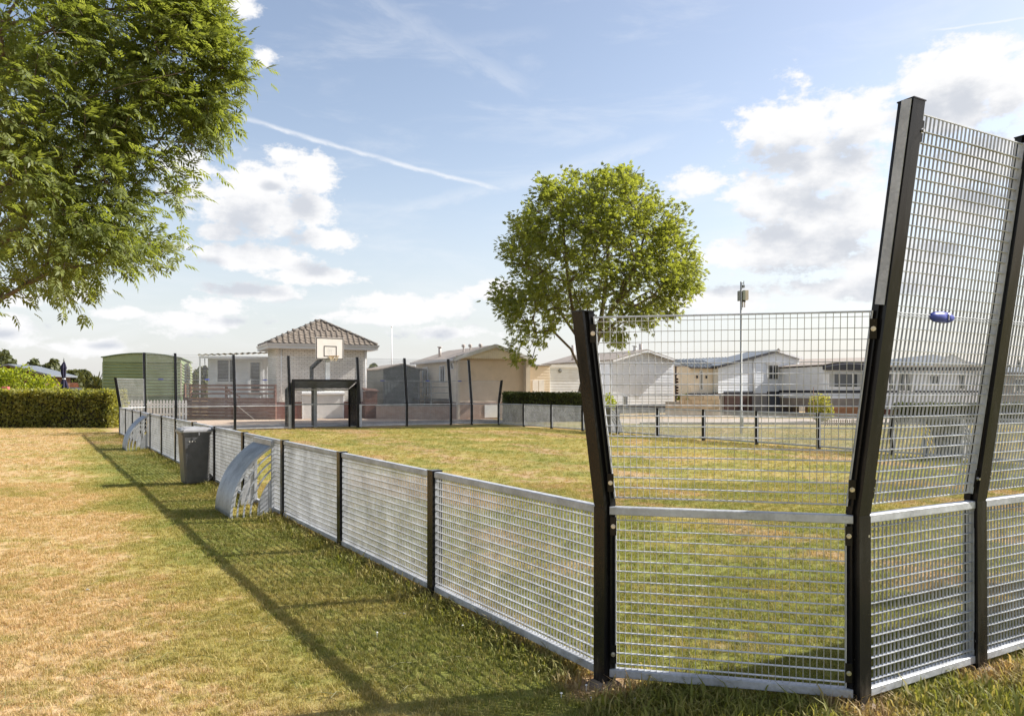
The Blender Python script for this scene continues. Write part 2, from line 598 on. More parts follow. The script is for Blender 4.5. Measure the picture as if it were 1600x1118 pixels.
    bare = q.mul(bare, q.step(fine, 0.2, 0.6, 0.55, 1.0))
    earth = q.mix(q.step(fine, 0.3, 0.7), (0.36, 0.225, 0.125), (0.54, 0.375, 0.235))
    c = q.mix(bare, c, earth)
    q.l.new(c, go.inputs[0])
    q.l.new(fine, go.inputs[1])
    q.l.new(bare, go.inputs[2])
    return g


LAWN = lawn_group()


def mat_ground():
    m, t, p, o = new_mat('lawn_ground')
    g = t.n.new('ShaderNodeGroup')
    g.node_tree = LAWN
    pos = t.n.new('ShaderNodeNewGeometry').outputs['Position']
    grain = t.noise(t.vmath('MULTIPLY', pos, (1, 1, 0.2)), 85.0, 3, 0.7)
    clump = t.noise(pos, 13.0, 4, 0.65)
    k = t.m('MULTIPLY_ADD', t.sub(grain, 0.5), 0.9, t.m('MULTIPLY_ADD', t.sub(clump, 0.5), 0.9, 0.86))
    col = t.mix(1.0, g.outputs[0], t.xyz(k, k, k), 'MULTIPLY')
    h = t.m('MULTIPLY_ADD', grain, 0.5, clump)
    P(t, p, color=col, rough=0.95, spec=0.15, normal=t.bump(h, 0.55, 0.03))
    return m


def mat_blade():
    m, t, p, o = new_mat('grass_blade')
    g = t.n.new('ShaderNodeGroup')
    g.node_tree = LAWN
    r = t.n.new('ShaderNodeObjectInfo').outputs['Random']
    col = t.mix(t.step(r, 0.55, 1.0, 0, 0.55, 'LINEAR'), g.outputs[0], (0.56, 0.44, 0.21))
    col = t.mix(t.step(r, 0.0, 0.4, 0.5, 0.0, 'LINEAR'), col, (0.18, 0.21, 0.04))
    P(t, p, color=col, rough=0.6, spec=0.25)
    tr = t.n.new('ShaderNodeBsdfTranslucent')
    t.put(tr.inputs[0], t.mix(1.0, col, (1.35, 1.3, 0.8), 'MULTIPLY'))
    mxs = t.n.new('ShaderNodeMixShader')
    mxs.inputs[0].default_value = 0.38
    t.l.new(p.outputs[0], mxs.inputs[1])
    t.l.new(tr.outputs[0], mxs.inputs[2])
    t.l.new(mxs.outputs[0], o.inputs[0])
    return m


def mat_paving(name, c1, c2):
    m, t, p, o = new_mat(name)
    pos = t.n.new('ShaderNodeNewGeometry').outputs['Position']
    br = t.n.new('ShaderNodeTexBrick')
    t.put(br.inputs['Vector'], pos)
    br.inputs['Color1'].default_value = tuple(c1) + (1,)
    br.inputs['Color2'].default_value = tuple(c2) + (1,)
    br.inputs['Mortar'].default_value = (0.20, 0.15, 0.11, 1)
    br.inputs['Scale'].default_value = 1.0
    br.inputs['Mortar Size'].default_value = 0.006
    br.inputs['Brick Width'].default_value = 0.21
    br.inputs['Row Height'].default_value = 0.105
    n = t.noise(pos, 0.9, 6, 0.6)
    col = t.mix(t.step(n, 0.35, 0.7, 0, 0.45), br.outputs['Color'], (0.40, 0.36, 0.30))
    P(t, p, color=col, rough=0.9, spec=0.2, normal=t.bump(t.sub(1.0, br.outputs['Fac']), 0.4, 0.006))
    return m


M = {}
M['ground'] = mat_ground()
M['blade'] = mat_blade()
M['galv'] = mat_galv('galvanised_steel', (0.46, 0.48, 0.51), 0.55, 0.35)
M['galv_dark'] = mat_galv('dull_galvanised_sheet', (0.34, 0.37, 0.41), 0.38, 0.6)
M['bars'] = mat_galv('galvanised_bars', (0.48, 0.495, 0.51), 0.45, 0.42)
M['black'] = mat_black('black_painted_steel')
M['bolt'] = mat_simple('zinc_bolt', (0.55, 0.55, 0.56), 0.3, 0.9)
M['blueplastic'] = mat_simple('blue_plastic', (0.035, 0.06, 0.34), 0.35, 0, 0.1, 30, spec=0.5)
M['binplastic'] = mat_simple('grey_bin_plastic', (0.090, 0.092, 0.098), 0.42, 0, 0.15, 9, spec=0.45, dirt=((0.17, 0.15, 0.12), 0.4))
M['lidplastic'] = mat_simple('faded_lid_plastic', (0.28, 0.285, 0.30), 0.5, 0, 0.15, 9, spec=0.4, dirt=((0.25, 0.23, 0.2), 0.4))
M['rubber'] = mat_simple('black_rubber', (0.02, 0.02, 0.02), 0.8)
M['white'] = mat_simple('white_paint', (0.78, 0.79, 0.80), 0.5, 0, 0.05, 3, dirt=((0.60, 0.57, 0.50), 0.25))
M['siding'] = mat_simple('white_siding', (0.76, 0.795, 0.845), 0.55, 0, 0.05, 1.2, dirt=((0.56, 0.55, 0.52), 0.3))
M['cream'] = mat_simple('cream_siding', (0.74, 0.66, 0.54), 0.6, 0, 0.05, 1.2, dirt=((0.6, 0.52, 0.42), 0.25))
M['tan'] = mat_simple('tan_siding', (0.66, 0.54, 0.425), 0.6, 0, 0.06, 1.2, dirt=((0.44, 0.35, 0.27), 0.3))
M['tancorner'] = mat_simple('tan_corner_board', (0.60, 0.52, 0.42), 0.6, 0, 0.05, 2)
M['green'] = mat_simple('green_siding', (0.25, 0.31, 0.17), 0.45, 0, 0.07, 1.5, dirt=((0.21, 0.25, 0.14), 0.4))
M['greendark'] = mat_simple('dark_green_trim', (0.10, 0.15, 0.07), 0.5, 0, 0.1, 2)
M['greyshed'] = mat_simple('grey_shed_panel', (0.105, 0.12, 0.125), 0.6, 0, 0.06, 1.5)
M['fascia'] = mat_simple('pale_grey_fascia', (0.60, 0.60, 0.60), 0.55, 0, 0.04, 2)
M['darktrim'] = mat_simple('dark_trim', (0.035, 0.036, 0.045), 0.5, 0, 0.1, 3)
M['slate'] = mat_simple('blue_grey_roof', (0.15, 0.17, 0.195), 0.6, 0, 0.12, 2.5)
M['tile'] = mat_simple('brown_grey_roof_tile', (0.165, 0.138, 0.112), 0.8, 0, 0.25, 4, bump=0.3, bscale=40, dirt=((0.16, 0.14, 0.11), 0.5))
M['ridge'] = mat_simple('dark_ridge_tile', (0.13, 0.115, 0.10), 0.75, 0, 0.2, 4)
M['feltroof'] = mat_simple('brown_grey_roof', (0.30, 0.26, 0.225), 0.85, 0, 0.12, 3)
M['corrugated'] = mat_simple('weathered_corrugated_sheet', (0.66, 0.63, 0.56), 0.6, 0, 0.1, 2, dirt=((0.46, 0.40, 0.31), 0.6))
M['whitebrick'] = mat_brick('painted_white_brick', (0.82, 0.79, 0.74), (0.74, 0.71, 0.66), (0.44, 0.40, 0.35), 0.30, 0.105, 0.9)
M['redbrick'] = mat_brick('red_brick', (0.26, 0.125, 0.085), (0.34, 0.17, 0.12), (0.34, 0.28, 0.23))
M['pinkbrick'] = mat_brick('pale_red_brick', (0.36, 0.22, 0.165), (0.43, 0.275, 0.205), (0.45, 0.39, 0.33))
M['block'] = mat_brick('sandy_block', (0.47, 0.38, 0.27), (0.53, 0.43, 0.31), (0.36, 0.29, 0.21), 0.5, 0.25)
M['sandblock'] = mat_wood('sandy_concrete_block', (0.52, 0.43, 0.315), 0.12, 0.9)
M['redboard'] = mat_wood('red_brown_stained_wood', (0.165, 0.080, 0.060), 0.15)
M['plinth'] = mat_simple('red_brown_plinth', (0.17, 0.065, 0.048), 0.7, 0, 0.1, 2)
M['oldwood'] = mat_wood('weathered_wood', (0.30, 0.22, 0.165), 0.25)
M['orangewood'] = mat_wood('orange_brown_wood', (0.44, 0.22, 0.115), 0.2)
M['brownwood'] = mat_wood('dark_brown_wood', (0.085, 0.045, 0.034), 0.2)
M['shutter'] = mat_simple('white_roller_shutter', (0.72, 0.71, 0.69), 0.5, 0, 0.04, 1)
M['garage_brown'] = mat_simple('dark_brown_garage_door', (0.075, 0.042, 0.035), 0.5, 0, 0.08, 1)
M['garage_grey'] = mat_simple('slate_grey_garage_door', (0.10, 0.11, 0.135), 0.5, 0, 0.06, 1)
M['taupe'] = mat_simple('taupe_render', (0.285, 0.265, 0.25), 0.85, 0, 0.05, 2)
M['bluegrey'] = mat_simple('blue_grey_plinth', (0.115, 0.125, 0.155), 0.7, 0, 0.08, 2)
M['glass'] = mat_glass('window_glass', (0.05, 0.055, 0.06))
M['curtain'] = mat_simple('pale_curtain', (0.42, 0.43, 0.42), 0.8, 0, 0.15, 12, stretch=(6, 6, 0.3))
M['navy'] = mat_simple('navy_cloth', (0.020, 0.018, 0.045), 0.85, 0, 0.25, 12)
M['bark'] = mat_simple('ash_bark', (0.13, 0.10, 0.072), 0.9, 0, 0.3, 10, bump=0.7, bscale=24, stretch=(1, 1, 0.35))
M['terracotta'] = mat_simple('terracotta', (0.50, 0.20, 0.11), 0.8)
M['pinkred'] = mat_simple('red_plastic', (0.62, 0.12, 0.14), 0.5)
M['pipe'] = mat_simple('pale_pipe', (0.55, 0.50, 0.47), 0.6, 0, 0.1, 5)
M['mast'] = mat_simple('grey_mast_steel', (0.22, 0.235, 0.235), 0.5, 0.2, 0.08, 5)
M['boxgreen'] = mat_simple('grey_green_cabinet', (0.34, 0.37, 0.31), 0.6, 0, 0.06, 5)
M['rim'] = mat_simple('rusty_gold_rim', (0.32, 0.19, 0.07), 0.6, 0.3, 0.25, 20)
M['print'] = mat_simple('faint_grey_print', (0.68, 0.70, 0.70), 0.6, 0, 0.03, 10)
M['blackprint'] = mat_simple('black_print', (0.03, 0.022, 0.03), 0.6, 0, 0.05, 10)
M['board'] = mat_simple('white_backboard', (0.84, 0.80, 0.77), 0.5, 0, 0.03, 6)
M['rope'] = mat_simple('worn_net_cord', (0.62, 0.52, 0.36), 0.9, 0, 0.2, 30)
M['concrete'] = mat_simple('grey_concrete', (0.33, 0.315, 0.29), 0.9, 0, 0.12, 4, bump=0.3)
M['asphalt'] = mat_simple('grey_asphalt_path', (0.20, 0.185, 0.17), 0.95, 0, 0.15, 2.5, bump=0.3, bscale=60)
M['paving'] = mat_paving('pink_brick_paving', (0.50, 0.37, 0.27), (0.56, 0.43, 0.33))
M['gravelpath'] = mat_simple('pale_gravel_path', (0.47, 0.40, 0.34), 0.95, 0, 0.14, 1.5, bump=0.3, bscale=50)
M['soil'] = mat_simple('dark_soil', (0.12, 0.085, 0.06), 0.95, 0, 0.3, 5)
M['litter'] = mat_simple('pale_litter', (0.60, 0.57, 0.52), 0.8)
M['footing'] = mat_simple('soil_stained_footing', (0.20, 0.155, 0.115), 0.9, 0, 0.25, 14, bump=0.4)
M['hangpot'] = mat_simple('pink_flower', (0.45, 0.10, 0.18), 0.8, 0, 0.4, 40)
M['ashleaf'] = mat_leaf('ash_leaf', (0.105, 0.136, 0.036), (0.190, 0.222, 0.070), 0.48, 0.6, rough=0.5, glow=2.0)
M['ashleaf_far'] = mat_leaf('ash_leaf_far', (0.122, 0.150, 0.036), (0.212, 0.238, 0.064), 0.52, 0.35, glow=2.1)
M['hedgeleaf'] = mat_leaf('hedge_leaf', (0.130, 0.145, 0.034), (0.330, 0.320, 0.095), 0.48, 1.2, glow=2.0)
M['privet'] = mat_leaf('golden_bush_leaf', (0.20, 0.25, 0.022), (0.34, 0.38, 0.040), 0.45, 1.2)
M['laurel'] = mat_leaf('dark_hedge_leaf', (0.050, 0.068, 0.018), (0.095, 0.115, 0.030), 0.3, 1.2)
M['conifer'] = mat_leaf('conifer_leaf', (0.030, 0.045, 0.020), (0.055, 0.070, 0.028), 0.15, 1.2)
M['treeline'] = mat_leaf('distant_leaf', (0.085, 0.105, 0.045), (0.135, 0.145, 0.062), 0.25, 0.15)
M['palmleaf'] = mat_leaf('palm_leaf', (0.12, 0.13, 0.035), (0.24, 0.23, 0.075), 0.25, 1.5)
M['innerhedge'] = mat_simple('hedge_twigs', (0.030, 0.028, 0.014), 0.95, 0, 0.4, 6)
M['daisy'] = mat_simple('daisy_petal', (0.80, 0.80, 0.76), 0.7)


# ------------------------------------------------------------------ the ground
def build_ground():
    mb = MB()
    n = 60
    mb.quad((-900, -400, 0), (900, -400, 0), (900, 1400, 0), (-900, 1400, 0))
    o = mb.build('ground', M['ground'])
    o['kind'] = 'structure'

    def sheet(name, pts, z, mat):
        q = MB()
        q.quad(*[(p[0], p[1], z) for p in pts])
        s = q.build(name, mat)
        s['kind'] = 'structure'
        return s
    # grey lane and the brick pavement behind the far goal, pale lane before the row on the right
    A = lambda a, b: court(a, b)
    sheet('lane', [A(.3, 30.7), A(19, 30.7), A(19, 34.8), A(1.2, 34.8)], 0.004, M['asphalt'])
    sheet('brick_pavement', [A(1.2, 34.8), A(19, 34.8), A(19, 42), A(4.6, 42)], 0.008, M['paving'])
    sheet('gravel_path', [Vector((6, 37.6, 0)), Vector((40, 37.0, 0)), Vector((46, 44.0, 0)), Vector((2.6, 44.6, 0))], 0.012, M['gravelpath'])
    # low kerb of the pale lane
    kb = MB()
    p, q = Vector((6, 37.5, 0)), Vector((40, 36.9, 0))
    nseg = 30
    for i in range(nseg):
        a, b = p.lerp(q, i / nseg), p.lerp(q, (i + 0.985) / nseg)
        kb.bar((a.x, a.y, 0.03), (b.x, b.y, 0.03), 0.14, 0.12, (0, 0, 1))
    k = kb.build('kerb', M['concrete'])
    k['kind'] = 'structure'


build_ground()


def build_grass():
    rng = np.random.default_rng(4)
    tufts = bpy.data.collections.new('grass_tufts')
    for k in range(6):
        V, Fc = [], []
        r = np.random.default_rng(50 + k)
        nb = 15
        for i in range(nb):
            a = r.uniform(0, 2 * math.pi)
            rad = r.uniform(0, 0.05)
            bx, by = rad * math.cos(a), rad * math.sin(a)
            a2 = r.uniform(0, 2 * math.pi)
            h = r.uniform(0.014, 0.038) * (1.5 if r.random() < .12 else 1)
            ln = r.uniform(0.25, 1.3) * h
            w = r.uniform(0.0014, 0.0030)
            dx, dy = math.cos(a2), math.sin(a2)
            px, py = -dy * w, dx * w
            m_ = (bx + dx * ln * .32, by + dy * ln * .32, h * .62)
            t_ = (bx + dx * ln, by + dy * ln, h * r.uniform(.75, 1.0))
            b = len(V)
            V += [(bx - px, by - py, -0.004), (bx + px, by + py, -0.004), (m_[0] + px * .8, m_[1] + py * .8, m_[2]), (m_[0] - px * .8, m_[1] - py * .8, m_[2]), t_]
            Fc += [(b, b + 1, b + 2), (b, b + 2, b + 3), (b + 3, b + 2, b + 4)]
        me = mesh_np('grass_tuft', V, Fc, M['blade'])
        tufts.objects.link(bpy.data.objects.new('grass_tuft', me))
    pts, scl = [], []

    def scatter(n, ymin, ymax, keep, smin, smax):
        # even over the ground between two distances, inside what the lens can see and a bit beside it
        y = np.sqrt(rng.uniform(ymin ** 2, ymax ** 2, n))
        x = rng.uniform(-1.15, 0.95, n) * y
        ok = keep(x, y)
        x, y = x[ok], y[ok]
        pts.append(np.stack([x, y, np.zeros_like(x)], 1))
        scl.append(rng.uniform(smin, smax, len(x)))

    def ab(x, y):
        dx, dy = x - P0.x, y - P0.y
        return dx * RX.x + dy * RX.y, dx * FX.x + dy * FX.y
    free = lambda x, y: np.hypot(x - P0.x, y - P0.y) > 0.13
    scatter(42000, 2.6, 7.0, free, 0.55, 1.0)
    scatter(63000, 7.0, 14.0, free, 0.6, 1.15)
    scatter(66000, 14.0, 34.0, lambda x, y: (ab(x, y)[1] < 30) | (ab(x, y)[0] < -.3), 0.8, 1.6)
    # longer, unmown grass along the rails and round the post feet, and loose bents near the camera
    n = 5200
    s = rng.uniform(0, 28.4, n) ** 1.0
    off = rng.normal(-0.05, 0.10, n)
    p = np.stack([P0.x + FX.x * s + RX.x * off, P0.y + FX.y * s + RX.y * off, 0 * s], 1)
    keep = rng.random(n) < np.clip(1.15 - s / 26, 0.3, 1)
    pts.append(p[keep])
    scl.append(rng.uniform(1.1, 2.8, keep.sum()))
    q1, q2 = court(.926, -.926), court(4.2, -.926)
    for (u, v, n) in ((court(0, 0), q1, 330), (q1, q2, 420)):
        s = rng.random(n)
        off = rng.normal(-0.16, 0.16, n)
        d = (v - u).normalized()
        nn = Vector((d.y, -d.x, 0))
        pts.append(np.stack([u.x + (v.x - u.x) * s - nn.x * off, u.y + (v.y - u.y) * s - nn.y * off, 0 * s], 1))
        scl.append(rng.uniform(1.1, 3.0, n))
    Pn, Sn = np.concatenate(pts), np.concatenate(scl)
    ok = (np.hypot(Pn[:, 0] - P0.x, Pn[:, 1] - P0.y) > 0.16)
    Pn, Sn = Pn[ok], Sn[ok]
    me = bpy.data.meshes.new('grass')
    me.vertices.add(len(Pn))
    me.vertices.foreach_set('co', Pn.astype(np.float32).ravel())
    at_ = me.attributes.new('size', 'FLOAT', 'POINT')
    at_.data.foreach_set('value', Sn.astype(np.float32))
    at2 = me.attributes.new('turn', 'FLOAT', 'POINT')
    at2.data.foreach_set('value', rng.uniform(0, 6.283, len(Pn)).astype(np.float32))
    at3 = me.attributes.new('which', 'INT', 'POINT')
    at3.data.foreach_set('value', rng.integers(0, 6, len(Pn)).astype(np.int32))
    me.materials.append(M['blade'])
    o = link('grass', me)
    tag(o, 'short dry grass blades growing on the lawn inside and outside the fence', 'grass', kind='stuff')
    ng = bpy.data.node_groups.new('grass_scatter', 'GeometryNodeTree')
    ng.interface.new_socket('Geometry', in_out='INPUT', socket_type='NodeSocketGeometry')
    ng.interface.new_socket('Geometry', in_out='OUTPUT', socket_type='NodeSocketGeometry')
    N, L = ng.nodes, ng.links
    gi, go = N.new('NodeGroupInput'), N.new('NodeGroupOutput')
    ci = N.new('GeometryNodeCollectionInfo')
    ci.inputs['Collection'].default_value = tufts
    ci.inputs['Separate Children'].default_value = True
    ci.inputs['Reset Children'].default_value = True
    ip = N.new('GeometryNodeInstanceOnPoints')
    ip.inputs['Pick Instance'].default_value = True

    def attr(nm, ty):
        a = N.new('GeometryNodeInputNamedAttribute')
        a.data_type = ty
        a.inputs['Name'].default_value = nm
        return [s for s in a.outputs if s.enabled][0]
    mp = N.new('GeometryNodeMeshToPoints')
    L.new(gi.outputs[0], mp.inputs['Mesh'])
    L.new(mp.outputs[0], ip.inputs['Points'])
    L.new(ci.outputs[0], ip.inputs['Instance'])
    L.new(attr('which', 'INT'), ip.inputs['Instance Index'])
    cx = N.new('ShaderNodeCombineXYZ')
    L.new(attr('turn', 'FLOAT'), cx.inputs[2])
    try:
        e2r = N.new('FunctionNodeEulerToRotation')
        L.new(cx.outputs[0], e2r.inputs[0])
        L.new(e2r.outputs[0], ip.inputs['Rotation'])
    except Exception:
        L.new(cx.outputs[0], ip.inputs['Rotation'])
    L.new(attr('size', 'FLOAT'), ip.inputs['Scale'])
    L.new(ip.outputs[0], go.inputs[0])
    md = o.modifiers.new('scatter', 'NODES')
    md.node_group = ng


build_grass()
# ------------------------------------------------------------------ the court fence (local axes: x = short side, y = long side, origin P0)
PITCH = 2.19
NLONG = 13
LEN = PITCH * NLONG
CH = 0.926
S_END = [0.0, 1.08, 3.27, 5.46, 8.46, 10.65, 12.84, 13.92]       # posts along a goal end
WID = CH * 2 + S_END[-1]
BENDH, TOPH, LOWTOP = 1.0, 3.03, 2.06
LEAN = 0.147                                                       # outward metres per metre of height above the bend
PROF = [(-.040, -.044), (.040, -.044), (.040, -.006), (.022, -.006), (.022, .028), (.0475, .028), (.0475, .042), (-.0475, .042), (-.0475, .028), (-.022, .028), (-.022, -.006), (-.040, -.006)]


def post_mb(x, y, n, top=None):                                    # n: outward normal; top=None for a low post
    mb = MB()
    t = (-n[1], n[0])
    if n[0] * t[1] - n[1] * t[0] < 0: t = (-t[0], -t[1])

    def ring(z, off, k=1.0):
        return [(x + t[0] * a * k + n[0] * (b * k + off), y + t[1] * a * k + n[1] * (b * k + off), z) for a, b in reversed(PROF)]
    if top is None:
        mb.loft([ring(-0.05, 0), ring(BENDH - 0.004, 0)])
        mb.loft([[(x + t[0] * a + n[0] * b, y + t[1] * a + n[1] * b, z) for a, b in ((.044, -.048), (-.044, -.048), (-.051, .046), (.051, .046))][::-1] for z in (BENDH - .004, BENDH + .004)])
    else:
        mb.loft([ring(-0.05, 0), ring(BENDH - .012, 0)])
        mb.loft([ring(BENDH - .012, 0, .94), ring(BENDH, 0, .94)], False)
        mb.loft([ring(BENDH, 0), ring(top, (top - BENDH) * LEAN)])
        mb.loft([[(x + t[0] * a + n[0] * (b + off), y + t[1] * a + n[1] * (b + off), z) for a, b in ((.044, -.048), (-.044, -.048), (-.051, .046), (.051, .046))][::-1] for z, off in ((top, (top - BENDH) * LEAN), (top + .006, (top - BENDH) * LEAN))])
    return mb


JIT = random.Random(17)


def add_post(fence, x, y, n, top=None, detail=0, foot=False):
    p = post_mb(0, 0, n, top).build('post', M['black'], fence)
    p.location = (x, y, 0)
    p.rotation_euler = (JIT.uniform(-.004, .004), JIT.uniform(-.004, .004), JIT.uniform(-.02, .02))
    if foot:
        f = MB()
        t = (-n[1], n[0])
        rings = []
        for z, k in ((-.03, .085), (.006, .075), (.03, .052)):
            rings.append([(t[0] * a * k + n[0] * b * k, t[1] * a * k + n[1] * b * k, z) for a, b in ((-1, -1), (1, -1), (1, 1), (-1, 1))])
        f.loft(rings)
        f.build('foot_plate', M['footing'], p)
    return p


def panel(fence, A, B, n, z0, z1, low, lean=0.0, eA=0.0, eB=0.0, detail=0, gapA=.045, gapB=.045, hole=None, vp=.0343, hp=.0565, wire=False, name='mesh_panel', vd=.0100):
    """welded bar grating between two posts: upright bars (its own mesh) with rails, cross bars and side bars under it"""
    A, B = Vector((A[0], A[1], 0)), Vector((B[0], B[1], 0))
    t = (B - A).normalized()
    n3 = Vector((n[0], n[1], 0))
    A, B = A + t * gapA, B - t * gapB
    L = (B - A).length
    H = z1 - z0
    amp = JIT.uniform(-.016, .016)

    def pos(s, z, o=0.0):
        bow = amp * math.sin(math.pi * min(max(s / L, 0), 1)) * math.sin(math.pi * min(max((z - z0) / H, 0), 1)) if o == 0 else 0.0
        return A + t * s + n3 * (max(0.0, z - BENDH) * lean + o + bow) + Vector((0, 0, z))
    up = (pos(0, z1) - pos(0, z0)).normalized()
    nn = t.cross(up)
    sl = lambda z: -eA * max(0, z - BENDH)
    sr = lambda z: L + eB * max(0, z - BENDH)
    # upright bars
    mb = MB()
    s_ = vp * 0.5 + sl(z1)
    while s_ < sr(z1):
        zb, zt = z0, z1
        if s_ < 0 and eA: zb = max(z0, BENDH + (-s_) / eA)
        if s_ > L and eB: zb = max(z0, BENDH + (s_ - L) / eB)
        if hole and hole[0] < s_ < hole[1]: zb = hole[2]
        if zt - zb > 0.02:
            j0, j1, zm = JIT.uniform(-.0014, .0014), JIT.uniform(-.0014, .0014), (zb + zt) / 2
            mb.bar(pos(s_ + j0, zb), pos(s_ + j1, zm), .0024, vd, t)
            mb.bar(pos(s_ + j1, zm), pos(s_ + j0, zt), .0024, vd, t)
        s_ += vp
    o = mb.build(name, M['bars'], fence, kind='stuff')
    # cross bars
    zs = []
    z = z0 + hp * (0.9 if low else 1.0)
    while z < z1 - hp * 0.4:
        zs.append(z)
        z += hp
    segs = []
    for z in zs:
        a, b = sl(z) + .003, sr(z) - .003
        if hole and z < hole[2]:
            segs += [(a, hole[0], z), (hole[1], b, z)]
        else:
            segs.append((a, b, z))
    if detail >= 2:
        shared = None
        for a, b, z in segs:
            if eA or eB or shared is None:
                q = MB()
                m0 = pos(0, z, 1e-9)
                zc = (z0 + z1) / 2
                for f0, f1 in ((0, .25), (.25, .5), (.5, .75), (.75, 1)):
                    u0, u1 = a + (b - a) * f0, a + (b - a) * f1
                    q.bar(pos(u0, zc) - pos(0, zc, 1e-9), pos(u1, zc) - pos(0, zc, 1e-9), .0034, .020, up)
                shared = q.mesh('cross_bar', M['bars'])
            c = link('cross_bar', shared, o)
            c.location = pos(0, z, 1e-9)
            c.location += n3 * (amp * (math.sin(math.pi * (z - z0) / H) - 1) * .64) + Vector((0, 0, JIT.uniform(-.0015, .0015)))
    else:
        q = MB()
        for a, b, z in segs: q.bar(pos(a, z), pos((a + b) / 2, z), .0034, .020, up), q.bar(pos((a + b) / 2, z), pos(b, z), .0034, .020, up)
        c = q.build('cross_bar', M['bars'], o, kind='stuff')
    # edges
    e = MB()
    if low:
        for zz, nm in ((z1, 'top_rail'), (z0, 'bottom_rail')):
            e = MB()
            hh = .022
            i0, i1 = -gapA + (.052 if gapA < .06 else .03), L + gapB - (.052 if gapB < .06 else .03)
            p, q = pos(i0, zz), pos(i1, zz)
            e.loft([[p + n3 * a + Vector((0, 0, b)) for a, b in ((-.024, -hh), (.024, -hh), (.027, -hh + .003), (.027, hh - .004), (.022, hh), (-.022, hh), (-.027, hh - .004), (-.027, -hh + .003))],
                    [q + n3 * a + Vector((0, 0, b)) for a, b in ((-.024, -hh), (.024, -hh), (.027, -hh + .003), (.027, hh - .004), (.022, hh), (-.022, hh), (-.027, hh - .004), (-.027, -hh + .003))]])
            e.build(nm, M['galv'], o)
    else:
        for zz, nm in ((z1, 'top_rod'), (z0, 'bottom_rod')):
            e = MB()
            e.tube([pos(sl(zz), zz), pos(sr(zz), zz)], .005, 6)
            e.build(nm, M['galv'], o)
    zz0, zz1 = (z0 + .022, z1 - .022) if low else (z0 - .005, z1 + .005)
    for f in (sl, sr):
        e = MB()
        e.bar(pos(f(zz0), zz0), pos(f(zz1), zz1), .005, .034, t)
        e.build('side_bar', M['galv'], o)
    if wire:
        zw = 2.02
        e = MB()
        for dz in (-.006, .006): e.tube([pos(-gapA + .02, zw + dz, .012), pos(L + gapB - .02, zw + dz, .012)], .0032, 6)
        e.build('tension_wire', M['galv'], o)
    if detail >= 1:
        br, bo = MB(), MB()
        for f, sg in ((sl, -1), (sr, 1)):
            for z in (z0 + .085 + (.02 if low else 0), z1 - .085):
                p = pos(f(z), z)
                br.bar(p - up * .05 + t * sg * .012 + nn * .020, p + up * .05 + t * sg * .012 + nn * .020, .034, .006, t)
                a = p + t * sg * .012 + nn * .023
                bo.tube([a, a + nn * .006, a + nn * .0061, a + nn * .016], [.013, .013, .0075, .0075], 8)
        br.build('bracket', M['black'], o, kind='stuff')
        bo.build('bolt', M['bolt'], o, kind='stuff')
    return o


FENCE_GROUP = 'fence runs round the ball court'
ZL0, ZL1 = .078, .972
HOOD = (.45, 1.37, .875)


def side_fence(label, x, outward, closer):
    th = thing('court_fence', label, 'fence', court(x, 0), TH, FENCE_GROUP)
    for k in range(NLONG + 1):
        tall = k in (0, NLONG)
        add_post(th, 0, k * PITCH, (outward, 0), LOWTOP if tall else None, foot=(closer and k < 3))
    for k in range(NLONG):
        d = 2 if closer and k < 3 else (1 if closer and k < 6 else 0)
        panel(th, (0, k * PITCH), (0, (k + 1) * PITCH), (outward, 0), ZL0, ZL1, True, detail=d,
              hole=HOOD if k in (3, 9) else None)
    return th


def end_fence(label, y0, sgn, detail):
    """sgn=-1 the end by the camera, +1 the far end; local origin at the court's short side"""
    th = thing('court_fence', label, 'fence', court(0, y0), TH, FENCE_GROUP)
    n = (0.0, float(sgn))
    yo = CH * sgn
    xs = [CH + s for s in S_END]
    vd_ = .0100 if detail else .0052
    for i, x in enumerate(xs):
        add_post(th, x, yo, n, TOPH, foot=(detail > 0 and i < 3))
    for i in range(len(xs) - 1):
        if i == 3: continue
        d = detail if i < 2 else 0
        panel(th, (xs[i], yo), (xs[i + 1], yo), n, ZL0, ZL1, True, detail=d, vd=vd_)
        panel(th, (xs[i], yo), (xs[i + 1], yo), n, 1.045, 2.985, False, lean=LEAN, detail=d, wire=True, gapA=.072, gapB=.072, vd=vd_)
    # over the goal mouth
    panel(th, (xs[3], yo), (xs[4], yo), n, 2.0, 2.985, False, lean=LEAN, gapA=.072, gapB=.072, vd=vd_)
    # cut corners
    r = math.sqrt(.5)
    for a, b, nv in (((0, 0), (CH, yo), (-r, r * sgn)), ((xs[-1], yo), (WID, 0), (r, r * sgn))):
        d = detail if a == (0, 0) else 0
        panel(th, a, b, nv, ZL0, ZL1, True, detail=d, gapA=.062, gapB=.062)
        # the corner's upper mesh widens between the two leaning posts
        panel(th, a, b, nv, 1.045, LOWTOP - .03, False, lean=LEAN * r, eA=LEAN * r, eB=LEAN * r, detail=d, gapA=.062, gapB=.062)
    # bare flat bars that run on up the corner posts
    for x, sx in ((xs[0], -1), (xs[-1], 1)):
        e = MB()
        p = lambda z: Vector((x + sx * .052, yo + sgn * ((z - BENDH) * LEAN), z))
        e.bar(p(LOWTOP), p(TOPH), .005, .05, (1, 0, 0))
        e.build('side_bar', M['galv'], th)
    return th


left_run = side_fence('long low mesh fence with black posts that passes the grey wheelie bin', 0, -1, True)
near_run = end_fence('tall outward leaning mesh fence with thick black posts at the corner closest to the camera', 0, -1, 2)
far_run = end_fence('tall mesh fence across the far end either side of the basketball goal', LEN, 1, 0)
right_run = side_fence('low mesh fence across the court in front of the white mobile homes', WID, 1, False)


